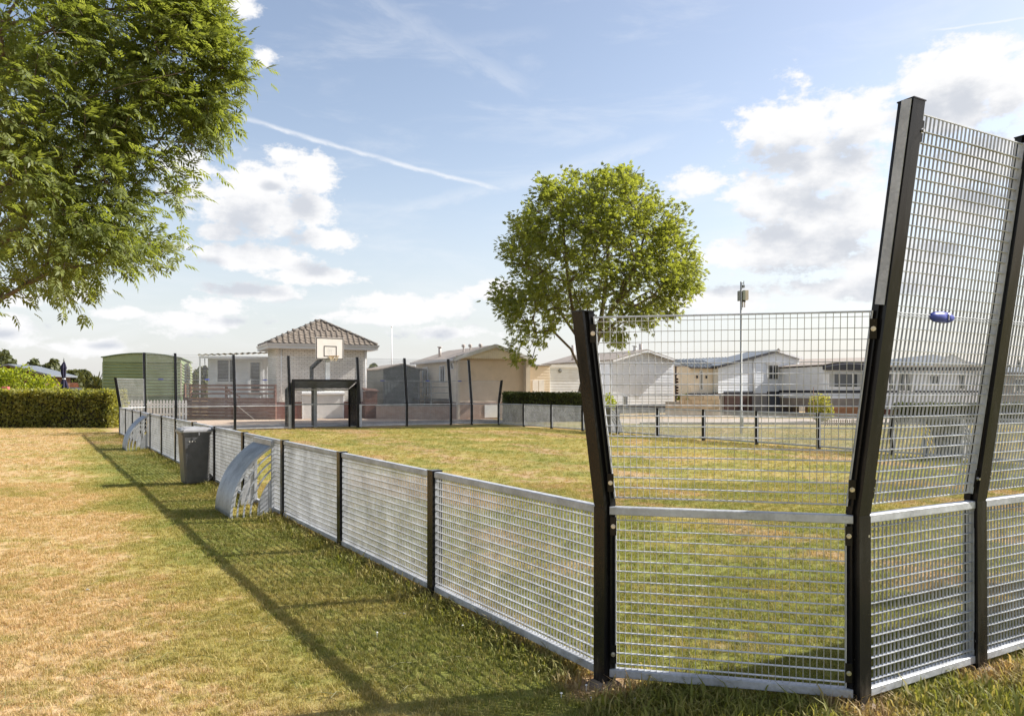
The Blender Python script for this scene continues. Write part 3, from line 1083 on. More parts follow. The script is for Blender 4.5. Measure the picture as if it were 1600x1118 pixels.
# blue oval tensioners on the wires
def tensioner():
    mb = MB()
    prof = [(.0, -.062), (.016, -.056), (.026, -.038), (.0305, -.010), (.0305, .012), (.0275, .0135), (.0275, .016), (.0305, .0175), (.027, .036), (.016, .056), (0.002, .062)]
    rings = []
    for r, z in prof:
        r = max(r, .002)
        rings.append([(z * 1.75, r * math.cos(k * math.pi / 7) * .8, r * math.sin(k * math.pi / 7)) for k in range(14)])
    mb.loft([rg[::-1] for rg in rings])
    return mb


def place_tensioners():
    root = thing('wire_tensioner', 'blue oval plastic tensioner on the wire of the big mesh panel closest to the camera', 'wire tensioner', (0, 0, 0), 0, 'blue tensioners on the fence wires')
    tensioner().build('shell', M['blueplastic'], root, True)
    q = MB()
    q.box(.0225, .0275, -.027, -.022, -.016, .016)
    q.build('clip', M['galv'], root)
    lab = {0: 'blue tensioner on the wire in front of the green caravan', 1: 'blue tensioner on the wire in front of the white sunroom window', 2: 'blue tensioner on the wire in front of the sunroom door',
           4: 'blue tensioner on the wire in front of the dark grey shed', 5: 'blue tensioner on the wire in front of the metal stair railing', 6: 'blue tensioner on the wire in front of the tan gabled house'}
    zw = 2.02
    for end, y0, sgn in (('near', 0, -1), ('far', LEN, 1)):
        for i in range(7):
            if i == 3: continue
            if end == 'near' and i > 1: continue
            o = root if (end == 'near' and i == 0) else copy_tree(root)
            f = {('near', 0): .43, ('near', 1): .55, ('far', 0): .52, ('far', 1): .53, ('far', 2): .55}.get((end, i), .5)
            x = CH + S_END[i] * (1 - f) + S_END[i + 1] * f
            o.location = court(x, y0 + sgn * (CH + (zw - BENDH) * LEAN + .012), zw)
            o.rotation_euler = (0, 0, TH + (0 if sgn < 0 else math.pi))
            if end == 'far': o['label'] = lab[i]
            elif i == 1: o['label'] = 'blue tensioner on the wire beyond the second tall black post'


place_tensioners()


# ------------------------------------------------------------------ small side goals: curved galvanised hoods outside the low fence
def make_hood():
    W = .95
    R, D = 1.05, .54
    cx = D - R
    root = thing('side_goal', 'curved galvanised side goal hood closest to the camera, beside the wheelie bin', 'side goal', (0, 0, 0), 0, 'curved side goals on the long fences')
    th1 = math.acos((R - D) / R)
    # ribbed sheet: fine grooves follow the arc
    ns, na = 57, 22
    rings = []
    for j in range(ns):
        y = -W / 2 + W * j / (ns - 1)
        rr = R + (.0045 if j % 4 in (1, 2) else -.0045)
        rings.append([(cx + rr * math.cos(th1 * i / (na - 1)), y, rr * math.sin(th1 * i / (na - 1))) for i in range(na)])
    V = [p for r in rings for p in r]
    Fc = [(j * na + i, j * na + i + 1, (j + 1) * na + i + 1, (j + 1) * na + i) for j in range(ns - 1) for i in range(na - 1)]
    me = mesh_np('curved_sheet', V, Fc, M['galv_dark'])
    me.polygons.foreach_set('use_smooth', [True] * len(me.polygons))
    s = link('curved_sheet', me, root)
    so = s.modifiers.new('thick', 'SOLIDIFY')
    so.thickness = .004
    # edge strips of the sheet, arcs and corner plates at both sides
    for sg in (-1, 1):
        y = sg * W / 2

        def arc(r0, r1, name, th):
            mb = MB()
            n = 18
            i0, i1 = [], []
            for r, li in ((r0, i0), (r1, i1)):
                tm = math.acos(min(1, (0 - cx) / r))
                for i in range(n):
                    a = tm * i / (n - 1)
                    li.append((cx + r * math.cos(a), r * math.sin(a)))
            for i in range(n - 1):
                p = [i0[i], i1[i], i1[i + 1], i0[i + 1]]
                mb.hexa([(a, y - th, b) for a, b in p] + [(a, y + th, b) for a, b in p])
            mb.build(name, M['galv'], root)
        arc(1.022, 1.052, 'edge_strip', .006)
        for r in (.962, .882, .800): arc(r - .011, r + .011, 'arc_bar', .006)
        mb = MB()
        n = 14
        r = .715
        tm = math.acos(-cx / r)
        pts = [(0.0, 0.0)] + [(cx + r * math.cos(tm * i / (n - 1)), r * math.sin(tm * i / (n - 1))) for i in range(n)]
        mb.loft([[(a, y - .006, b) for a, b in pts], [(a, y + .006, b) for a, b in pts]])
        mb.build('corner_plate', M['galv'], root)
        mb = MB()
        mb.box(-.012, .022, y - .02 if sg > 0 else y - .012, y + .012 if sg > 0 else y + .02, 0, .93)
        mb.build('side_frame', M['galv'], root)
    mb = MB()
    mb.box(-.010, .035, -W / 2 - .02, W / 2 + .02, .905, .975)
    mb.build('top_flange', M['galv'], root)
    mb = MB()
    mb.box(D - .035, D + .004, -W / 2, W / 2, -.01, .03)
    mb.build('ground_bar', M['galv'], root)
    return root


hood = make_hood()
hl = ['far curved side goal hood on the low fence, between the wheelie bin and the hedge',
      'curved side goal hood across the court in front of the white gabled home',
      'curved side goal hood seen through the tall panel with the blue tensioner']
spots = [(0, 3, -1), (0, 9, -1), (WID, 9, 1), (WID, 3, 1)]
for i, (a, k, sg) in enumerate(spots):
    o = hood if i == 0 else copy_tree(hood)
    o.location = court(a + sg * .03, (k + .5) * PITCH - .185)
    o.rotation_euler = (0, 0, TH + (math.pi if sg < 0 else 0))
    if i: o['label'] = hl[i - 1]


# ------------------------------------------------------------------ goal with basketball board
def make_goal():
    """local origin: centre of the goal mouth on the fence line, y outward"""
    W, H, DEP = 2.78, 1.98, 1.05
    root = thing('ball_goal', 'black and galvanised ball goal with a sheet roof at the far end', 'goal', (0, 0, 0), 0)
    for sx in (-1, 1):
        mb = MB()
        mb.box(sx * W / 2 - .05, sx * W / 2 + .05, -.12, -.02, -.05, H)
        mb.build('front_post', M['black'], root)
        mb = MB()
        mb.box(sx * W / 2 - .04, sx * W / 2 + .04, DEP - .08, DEP, -.05, 1.66)
        mb.build('rear_post', M['black'], root)
        # barred side wall with black plates
        mb = MB()
        x = sx * (W / 2)
        for k in range(14):
            y = .0 + (DEP - .1) * (k + .5) / 14
            mb.bar((x, y, .06), (x, y, 1.94 - .29 * y / DEP), .05, .012, (0, 1, 0))
        mb.build('side_bars', M['black'], root, kind='stuff')
        for z in (.08, .62, 1.15):
            mb = MB()
            mb.box(x - .015, x + .015, -.02, DEP - .08, z, z + .05)
            mb.build('side_rail', M['black'], root)
        mb = MB()
        mb.box(sx * (W / 2 + .065), sx * (W / 2 + .185), -.05, -.035, .03, 1.0) if sx > 0 else mb.box(sx * (W / 2 + .185), sx * (W / 2 + .065), -.05, -.035, .03, 1.0)
        mb.build('side_plate', M['galv'], root)
    mb = MB()
    mb.box(-W / 2 - .05, W / 2 + .05, -.125, -.015, H, H + .075)
    mb.build('crossbar', M['black'], root)
    mb = MB()
    for k in range(15):                                             # ribbed roof sheet falling to the back
        x0, x1 = -W / 2 + W * k / 15, -W / 2 + W * (k + 1) / 15
        dz = .008 if k % 2 else 0
        mb.hexa([(x0, -.015, H + .028 + dz), (x1, -.015, H + .028 + dz), (x1, DEP, 1.68 + dz), (x0, DEP, 1.68 + dz), (x0, -.015, H + .040 + dz), (x1, -.015, H + .040 + dz), (x1, DEP, 1.692 + dz), (x0, DEP, 1.692 + dz)])
    mb.build('roof_sheet', M['galv_dark'], root)
    mb = MB()
    mb.box(-W / 2, W / 2, DEP - .06, DEP - .01, 1.60, 1.655)
    mb.build('rear_rail', M['galv'], root)
    mb = MB()
    mb.box(-W / 2 + .05, W / 2 - .05, DEP - .055, DEP - .015, .97, 1.02)
    mb.build('middle_rail', M['galv'], root)
    mb = MB()
    mb.box(-W / 2 + .05, W / 2 - .05, DEP - .055, DEP - .015, .05, .09)
    mb.build('bottom_rail', M['galv'], root)
    mb = MB()
    for k in range(54):
        x = -W / 2 + .05 + (W - .1) * (k + .5) / 54
        mb.bar((x, DEP - .035, .09), (x, DEP - .035, 1.60), .004, .010, (1, 0, 0))
    b = mb.build('rear_mesh', M['bars'], root, kind='stuff')
    mb = MB()
    for k in range(26):
        z = .12 + k * .0565
        mb.bar((-W / 2 + .05, DEP - .035, z), (W / 2 - .05, DEP - .035, z), .0048, .022, (0, 0, 1))
    mb.build('cross_bar', M['bars'], b, kind='stuff')
    # the column of the basketball board: up the back, then cranked forward
    mb = MB()
    mb.box(-.03 - .16, .11 - .16, DEP - .01, DEP + .11, -.05, 1.70)
    mb.build('rear_column', M['galv'], root)
    mb = MB()
    mb.bar((-.24, DEP + .05, 0), (-.24, DEP + .05, 1.68), .05, .12, (1, 0, 0))
    mb.build('column_flange', M['black'], root)
    mb = MB()
    mb.bar((-.27, DEP + .05, 1.70), (-.27, DEP + .05, 2.62), .14, .11, (1, 0, 0))
    mb.bar((-.27, DEP + .02, 2.57), (-.10, .30, 2.94), .15, .10, (1, 0, 0))
    mb.build('cranked_arm', M['black'], root)
    mb = MB()
    mb.bar((.12, .14, H + .05), (.12, .14, 3.3), .19, .07, (1, 0, 0))
    mb.build('front_column', M['galv'], root)
    # board
    bw, bh, zb = 1.22, .93, 2.90
    bx = .20
    mb = MB()
    mb.box(bx - bw / 2, bx + bw / 2, .06, .10, zb, zb + bh)
    bd = mb.build('backboard', M['board'], root)
    mb = MB()
    y = .058

    def frame(x0, x1, z0, z1, w):
        mb.box(x0, x1, y - .003, y, z0, z0 + w)
        mb.box(x0, x1, y - .003, y, z1 - w, z1)
        mb.box(x0, x0 + w, y - .003, y, z0 + w, z1 - w)
        mb.box(x1 - w, x1, y - .003, y, z0 + w, z1 - w)
    frame(bx - bw / 2 + .015, bx + bw / 2 - .015, zb + .015, zb + bh - .015, .036)
    mb.build('border_line', M['blackprint'], bd)
    mb = MB()
    frame(bx - .265, bx + .295, zb + .12, zb + .575, .034)
    mb.build('target_square', M['blackprint'], bd)
    mb = MB()                                                       # faint emblem: ring of dots round a letter R
    cx_, cz_ = bx + .02, zb + .36
    for k in range(12):
        a = k * math.pi / 6
        q = [(cx_ + .135 * math.cos(a) + .014 * math.cos(b), y - .002, cz_ + .125 * math.sin(a) + .014 * math.sin(b)) for b in [i * math.pi / 3 for i in range(6)]]
        mb.loft([[(p[0], y, p[2]) for p in q], q])
    for x0, x1, z0, z1 in ((-.062, -.044, -.07, .065), (-.044, .05, .048, .065), (.045, .062, .0, .05), (-.044, .05, -.012, .004), (.032, .05, -.07, -.012)):
        mb.box(cx_ + x0, cx_ + x1, y - .002, y, cz_ + z0, cz_ + z1)
    mb.build('emblem', M['print'], bd, kind='stuff')
    # rim with the rest of a cord net
    hp = thing_part('hoop', root)
    mb = MB()
    rc = (bx + .06, -.25, zb + .135)
    n = 28
    rings = []
    for k in range(n + 1):
        a = k * 2 * math.pi / n
        c = Vector((rc[0] + .225 * math.cos(a), rc[1] + .225 * math.sin(a), rc[2]))
        d = Vector((math.cos(a), math.sin(a), 0))
        rings.append([c + d * .011 * math.cos(b) + Vector((0, 0, .011 * math.sin(b))) for b in [i * math.pi / 3 for i in range(6)]])
    mb.loft(rings, False)
    mb.build('ring', M['rim'], hp)
    mb = MB()
    mb.bar((rc[0] - .07, .06, rc[2]), (rc[0] - .10, -.06, rc[2]), .03, .012, (0, 0, 1))
    mb.bar((rc[0] + .07, .06, rc[2]), (rc[0] + .10, -.06, rc[2]), .03, .012, (0, 0, 1))
    mb.box(rc[0] - .1, rc[0] + .1, .045, .06, rc[2] - .07, rc[2] + .03)
    mb.build('rim_bracket', M['rim'], hp)
    mb = MB()
    for k in range(12):
        a = k * 2 * math.pi / 12
        for s in (-1, 1):
            a2 = a + s * .26
            zz = -.15 if k % 3 else -.21
            mb.tube([(rc[0] + .22 * math.cos(a), rc[1] + .22 * math.sin(a), rc[2] - .01), (rc[0] + .15 * math.cos(a2), rc[1] + .15 * math.sin(a2), rc[2] + zz * .6), (rc[0] + .10 * math.cos(a2), rc[1] + .10 * math.sin(a2), rc[2] + zz)], .0065, 4)
    mb.build('net', M['rope'], hp)
    return root


def thing_part(name, parent):
    o = bpy.data.objects.new(name, None)
    COL.objects.link(o)
    o.parent = parent
    return o


goal = make_goal()
goal['category'] = 'goal'
gx = CH + (S_END[3] + S_END[4]) / 2
goal.location = court(gx, LEN + CH)
goal.rotation_euler = (0, 0, TH)
g2 = copy_tree(goal)
g2.location = court(gx, -CH)
g2.rotation_euler = (0, 0, TH + math.pi)
g2['label'] = 'ball goal with sheet roof at the near end of the court, beside the camera'
goal['label'] = 'ball goal with sheet roof and basketball board in front of the tiled brick building'


# ------------------------------------------------------------------ wheelie bin
def make_bin():
    root = thing('wheelie_bin', 'dark grey wheelie bin with a faded lid standing against the low fence', 'bin', court(-.31, 11.22), TH + math.radians(3))
    # x = outward is -x ; deep along x, wide along y
    def rr(cx, hx, hy, z, c=.03):
        return [(cx - hx + c, -hy, z), (cx + hx - c, -hy, z), (cx + hx, -hy + c, z), (cx + hx, hy - c, z), (cx + hx - c, hy, z), (cx - hx + c, hy, z), (cx - hx, hy - c, z), (cx - hx, -hy + c, z)]
    mb = MB()
    mb.loft([rr(.015, .190, .180, .03), rr(.015, .200, .187, .06), rr(.003, .230, .208, .80), rr(.0, .228, .21, .86), rr(0, .245, .226, .862), rr(0, .247, .228, .90), rr(0, .235, .215, .902)])
    b = mb.build('body', M['binplastic'], root)
    mb = MB()
    mb.loft([rr(-.005, .258, .238, .898, .04), rr(-.005, .266, .246, .915, .04), rr(-.005, .262, .242, .945, .05), rr(.0, .235, .215, .972, .06), rr(.0, .16, .15, .985, .06)])
    lid = mb.build('lid', M['lidplastic'], root)
    for y in (-.11, .02, .13):
        mb = MB()
        mb.bbox(-.20, .10, y - .022, y + .022, .975, .992, .008)
        mb.build('lid_rib', M['lidplastic'], lid)
    mb = MB()
    mb.tube([(.27, -.17, .93), (.325, -.17, .935), (.33, 0, .935), (.325, .17, .935), (.27, .17, .93)], .016, 8)
    mb.build('handle', M['lidplastic'], root)
    for y in (-.12, .12):
        w = MB()
        w.tube([(.18, y - .025, .095), (.18, y + .025, .095)], .10, 18)
        wh = w.build('wheel', M['rubber'], root)
        w = MB()
        w.tube([(.18, y - .028, .095), (.18, y + .028, .095)], .05, 12)
        w.build('hub', M['binplastic'], wh)
    mb = MB()
    mb.tube([(.18, -.17, .095), (.18, .17, .095)], .012, 8)
    mb.build('axle', M['galv'], root)
    mb = MB()
    mb.box(.02, .035, -.25, -.243, .855, .90)
    mb.build('latch', M['lidplastic'], root)
    mb = MB()
    for x in (-.13, -.085, -.04):
        mb.box(x, x + .02, -.2135, -.2095, .742, .757)
    mb.build('sticker', M['litter'], b)


make_bin()
# ------------------------------------------------------------------ buildings: local x along the front, y to the back, z up
def siding(parent, mat, p0, p1, n, z0, z1, bh=.16, xr=None, name='siding', proud=.018):
    p0, p1, n = Vector((p0[0], p0[1], 0)), Vector((p1[0], p1[1], 0)), Vector((n[0], n[1], 0))
    L = (p1 - p0).length
    t = (p1 - p0) / L
    mb = MB()
    z = z0
    while z < z1 - 1e-4:
        zt = min(z + bh, z1)
        a, b = (0, L) if xr is None else xr(z + .001)
        c, d = (0, L) if xr is None else xr(zt - .001)
        lo, hi = n * proud, n * (proud * .25)
        A, B = p0 + t * a + lo + Vector((0, 0, z)), p0 + t * b + lo + Vector((0, 0, z))
        gz = min(.022, bh * .2)
        D, C = p0 + t * c + hi + Vector((0, 0, zt - gz)), p0 + t * d + hi + Vector((0, 0, zt - gz))
        mb.quad(A, B, C, D)
        mb.quad(D, C, p0 + t * d - n * .012 + Vector((0, 0, zt - gz)), p0 + t * c - n * .012 + Vector((0, 0, zt - gz)))
        mb.quad(p0 + t * c - n * .012 + Vector((0, 0, zt - gz)), p0 + t * d - n * .012 + Vector((0, 0, zt - gz)), p0 + t * d - n * .012 + Vector((0, 0, zt)), p0 + t * c - n * .012 + Vector((0, 0, zt)))
        mb.quad(p0 + t * a + Vector((0, 0, z)), p0 + t * b + Vector((0, 0, z)), B, A)
        z = zt
    return mb.build(name, mat, parent, kind='stuff')


def corrugated(parent, mat, p0, p1, n, z0, z1, bh, depth, name='siding'):
    p0, p1, n = Vector((p0[0], p0[1], 0)), Vector((p1[0], p1[1], 0)), Vector((n[0], n[1], 0))
    mb = MB()
    z = z0
    prof = []
    while z < z1 - .02:
        prof += [(0, z), (depth, z + bh * .34), (depth, z + bh * .52), (0, z + bh * .86)]
        z += bh
    prof.append((0, z1))
    for (a, za), (b, zb) in zip(prof, prof[1:]):
        mb.quad(p0 + n * a + Vector((0, 0, za)), p1 + n * a + Vector((0, 0, za)), p1 + n * b + Vector((0, 0, zb)), p0 + n * b + Vector((0, 0, zb)))
    return mb.build(name, mat, parent, kind='stuff')


def box_part(parent, name, mat, *b, kind=None):
    mb = MB()
    mb.box(*b)
    return mb.build(name, mat, parent, kind=kind)


def window(parent, c, w, h, n, name='window', frame='white', fw=.06, bars=(0,), glass='glass', curtain=False):
    c, n = Vector(c), Vector((n[0], n[1], 0)).normalized()
    t = Vector((-n.y, n.x, 0))
    up = Vector((0, 0, 1))
    mb = MB()
    for s in (-1, 1):
        mb.bar(c + t * s * (w / 2) - up * (h / 2 + fw / 2) + n * .03, c + t * s * (w / 2) + up * (h / 2 + fw / 2) + n * .03, fw, .07, t)
        mb.bar(c + up * s * (h / 2) - t * (w / 2 - fw / 2) + n * .03, c + up * s * (h / 2) + t * (w / 2 - fw / 2) + n * .03, fw, .06, up)
    for b in bars:
        if b: mb.bar(c + t * (b * w / 2) - up * (h / 2) + n * .03, c + t * (b * w / 2) + up * (h / 2) + n * .03, fw * .7, .05, t)
    o = mb.build(name, M[frame], parent)
    g = MB()
    g.quad(*[c + t * a * w / 2 + up * b * h / 2 + n * .022 for a, b in ((-1, -1), (1, -1), (1, 1), (-1, 1))])
    g.build('pane', M[glass], o)
    if curtain:
        q = MB()
        for s in (-1, 1):
            a0, a1 = sorted((s * w * .5, s * w * .32))
            q.quad(*[c + t * a + up * b * h / 2 + n * .026 for a, b in ((a0, -1), (a1, -1), (a1, 1), (a0, 1))])
        q.build('curtain', M['curtain'], o)
    return o


def slope(parent, name, mat, a, b, c, d, th=.07):                     # a roof slab from four top corners
    mb = MB()
    dn = Vector((0, 0, -th))
    p = [Vector(x) for x in (a, b, c, d)]
    mb.hexa([x + dn for x in p] + p)
    return mb.build(name, mat, parent)


def ribs(parent, a, b, c, d, n, mat, name='roof_rib'):                # raised ribs down a slope: a,b eave ends; d,c ridge ends
    a, b, c, d = (Vector(x) for x in (a, b, c, d))
    mb = MB()
    for k in range(n):
        f = (k + .5) / n
        mb.bar(a.lerp(b, f) + Vector((0, 0, .012)), d.lerp(c, f) + Vector((0, 0, .012)), .05, .03)
    return mb.build(name, mat, parent, kind='stuff')


def pipe(parent, name, x, y, z0, z1, r, mat, cap=False):
    mb = MB()
    mb.tube([(x, y, z0), (x, y, z1)], r, 10)
    if cap:
        mb.tube([(x, y, z1), (x, y, z1 + .05)], r * 1.7, 10)
    return mb.build(name, mat, parent, True)


def R_(d): return math.radians(d)


# --- brick utility building with a hipped tile roof
def brick_building():
    W, D = 5.01, 3.2
    b = thing('brick_building', 'white brick building with a hipped brown tile roof and roller shutter', 'building', at(432, 43.6), R_(25))
    mb = MB()
    mb.box(0, W, 0, D, .95, 3.9)
    mb.build('wall', M['whitebrick'], b)
    for x0, x1 in ((0, 1.36), (3.68, W)):
        box_part(b, 'plinth', M['plinth'], x0, x1, -.012, .5, 0, .949)
    box_part(b, 'plinth', M['plinth'], -.012, -.002, .5, D, 0, .949)
    box_part(b, 'plinth', M['plinth'], W - .3, W + .012, .5, D, 0, .949)
    # roller shutter: slats, guides, box
    mb = MB()
    z = .02
    while z < 1.32:
        mb.loft([[(1.40, -.012, z), (1.40, -.03, z + .012), (1.40, -.03, z + .058), (1.40, -.012, z + .068)], [(3.64, -.012, z), (3.64, -.03, z + .012), (3.64, -.03, z + .058), (3.64, -.012, z + .068)]])
        z += .07
    sh = mb.build('roller_shutter', M['shutter'], b)
    for x in (1.37, 3.63): box_part(sh, 'guide', M['white'], x, x + .05, -.06, 0, 0, 1.33)
    mb = MB()
    mb.loft([[(x, y, z) for y, z in ((-.004, 1.33), (-.13, 1.34), (-.16, 1.38), (-.16, 1.46), (-.12, 1.51), (-.004, 1.52))] for x in (1.33, 3.71)])
    mb.build('shutter_box', M['white'], sh)
    # eaves board all round with a gutter lip, roof, tiles on the seen slopes
    o_ = .52
    mb = MB()
    mb.loft([[(-o_, -o_, z), (W + o_, -o_, z), (W + o_, D + o_, z), (-o_, D + o_, z)] for z in (3.86, 4.10)])
    mb.loft([[(-o_ - i, -o_ - i, z), (W + o_ + i, -o_ - i, z), (W + o_ + i, D + o_ + i, z), (-o_ - i, D + o_ + i, z)] for i, z in ((.04, 4.02), (.07, 4.13))])
    mb.build('eaves_board', M['fascia'], b)
    ax, ay, az_ = W / 2 + .18, D / 2, 5.58
    E = [(-o_ + .05, -o_ + .05), (W + o_ - .05, -o_ + .05), (W + o_ - .05, D + o_ - .05), (-o_ + .05, D + o_ - .05)]
    ze = 4.14
    mb = MB()
    for k in range(4):
        p, q = E[k], E[(k + 1) % 4]
        mb.quad((p[0], p[1], ze), (q[0], q[1], ze), (ax, ay, az_))
    rf = mb.build('roof', M['tile'], b)
    # one pantile, shared
    tw, tl = .30, .40
    mb = MB()
    prof = [(-.15, .0), (-.11, .035), (-.06, .045), (-.01, .03), (.05, .008), (.11, .004), (.15, .006)]
    r0 = [(x, 0, z + .022) for x, z in prof]
    r1 = [(x, tl, z + .0) for x, z in prof]
    for i in range(len(prof) - 1): mb.quad(r0[i], r0[i + 1], r1[i + 1], r1[i])
    for i in range(len(prof) - 1): mb.quad((r0[i][0], 0, r0[i][2] - .03), (r0[i + 1][0], 0, r0[i + 1][2] - .03), r0[i + 1], r0[i])
    tm = mb.mesh('tile', M['tile'])
    rng = random.Random(3)
    for k in (0, 3):
        p, q = Vector((*E[k], ze)), Vector((*E[(k + 1) % 4], ze))
        t = (q - p).normalized()
        L = (q - p).length
        ap = Vector((ax, ay, az_))
        s0 = (ap - p).dot(t)
        up = (ap - p - t * s0)
        H = up.length
        up = up / H
        nn = t.cross(up)
        rows = 9
        step = H / rows
        for r in range(rows):
            h = r * step
            l0, l1 = s0 * h / H, L - (L - s0) * h / H
            n_ = int((l1 - l0) / tw)
            if n_ < 1: continue
            off = (l1 - l0 - n_ * tw) / 2
            for i in range(n_):
                c = link('tile', tm, rf)
                c.matrix_basis = Matrix.Translation(p + t * (l0 + off + (i + .5) * tw) + up * (h - .03) + nn * (.012 + rng.uniform(-.003, .006))) @ Matrix((t, up, nn)).transposed().to_4x4()
    for k in range(4):
        mb = MB()
        p, q = Vector((*E[k], ze + .03)), Vector((ax, ay, az_ + .04))
        n_ = 9
        for i in range(n_):
            a, c = p.lerp(q, i / n_), p.lerp(q, (i + 1.04) / n_)
            mb.tube([a, c], [.105, .085], 8)
        mb.build('hip_ridge', M['ridge'], rf, True)
    pipe(b, 'downpipe', .25, -.05, .95, 3.86, .035, M['white'])
    pipe(b, 'downpipe', W - .10, -.06, .1, 3.86, .04, M['white'])
    box_part(b, 'meter_box', M['fascia'], W - .42, W - .17, -.10, 0, 1.15, 1.55)


brick_building()


# --- white sunroom beside it, with a corrugated canopy
def sunroom():
    b = thing('sunroom', 'white sunroom with large windows under a corrugated canopy', 'sunroom', at(325, 46.6), R_(21))
    W = 4.2
    box_part(b, 'wall', M['white'], 0, W, 0, 3.6, 0, 3.45)
    mb = MB()
    for k in range(21): mb.box(W * (k + .5) / 21 - .012, W * (k + .5) / 21 + .012, -.012, 0, .5, 3.45)
    mb.build('wall_batten', M['white'], b, kind='stuff')
    window(b, (.95, 0, 2.72), .95, 1.35, (0, -1), bars=(.0, .45), fw=.09)
    d = window(b, (2.62, 0, 2.35), .72, 1.9, (0, -1), name='door', fw=.14, curtain=True)
    mb = MB()
    n = 60
    rings = []
    for i in range(n + 1):
        x = -.55 + (W + .8) * i / n
        z = 3.62 + .25 * i / n + .028 * math.sin(i * math.pi * 2 / 4)
        rings.append([(x, -.85, z), (x, 3.7, z + .12), (x, 3.7, z + .135), (x, -.85, z + .02)])
    mb.loft(rings)
    mb.build('canopy', M['corrugated'], b)
    box_part(b, 'canopy_beam', M['white'], -.5, W, -.75, -.66, 3.42, 3.55)
    box_part(b, 'canopy_post', M['white'], -.48, -.39, -.75, -.66, 0, 3.42)
    lt = thing('hanging_lantern', 'dark hanging lantern under the end of the corrugated canopy', 'lantern', at(320, 46.1), 0)
    mb = MB()
    mb.lathe([(.02, 3.42), (.02, 3.0), (.05, 2.98), (.22, 2.80), (.22, 2.77)], n=8)
    mb.build('cap', M['darktrim'], lt)
    mb = MB()
    mb.lathe([(.13, 2.77), (.09, 2.42)], n=6)
    mb.build('glass_body', M['glass'], lt)
    mb = MB()
    mb.lathe([(.10, 2.42), (.10, 2.38), (.02, 2.30)], n=8)
    mb.build('base', M['darktrim'], lt)


sunroom()


# --- plank fence before the sunroom, stick leaning on it
def plank_fence():
    a, c = at(286, 44.6), at(431, 43.45)
    L = (c - a).length
    rz = math.atan2(c.y - a.y, c.x - a.x)
    f = thing('plank_fence', 'red brown stained plank fence with open rails along its top', 'fence', a, rz)
    bm = {}
    mb = MB()
    mb.box(0, L - .02, -.018, .018, 0, .185)
    me = mb.mesh('plank', M['redboard'])
    for k in range(6):
        o = link('plank', me, f)
        o.location = (.01, (k % 2) * .004, .02 + k * .195)
    for x in (.06, .42, 2.62, L - .08):
        box_part(f, 'post', M['redboard'], x - .06, x + .06, .02, .12, 0, 1.92)
    for z in (1.36, 1.58, 1.80):
        box_part(f, 'rail', M['redboard'], .36, L - .02, -.02, .018, z, z + .10)
    for x, z0, z1 in ((.42, 1.0, 1.72), (1.25, 1.0, 1.72)):
        pass
    mb = MB()
    mb.bar((2.66, 0.0, 1.62), (3.5, 0.0, 1.22), .09, .03, (0, 0, 1))
    mb.build('brace', M['redboard'], f)
    mb = MB()
    for z in (1.16, 1.17 + .55): mb.bar((.45, -.03, z), (2.5, -.03, z), .03, .02, (0, 0, 1))
    mb.bar((.48, -.03, 1.16), (.48, -.03, 1.72), .03, .02, (1, 0, 0))
    mb.build('trellis_frame', M['orangewood'], f)
    s = MB()
    p, q = at(372, 43.6, 0.72), at(398, 43.3, 0.0)
    s.tube([p, q], .022, 6)
    o = s.build('leaning_stick', M['cream'])
    tag(o, 'pale stick leaning against the red brown plank fence', 'stick')


plank_fence()


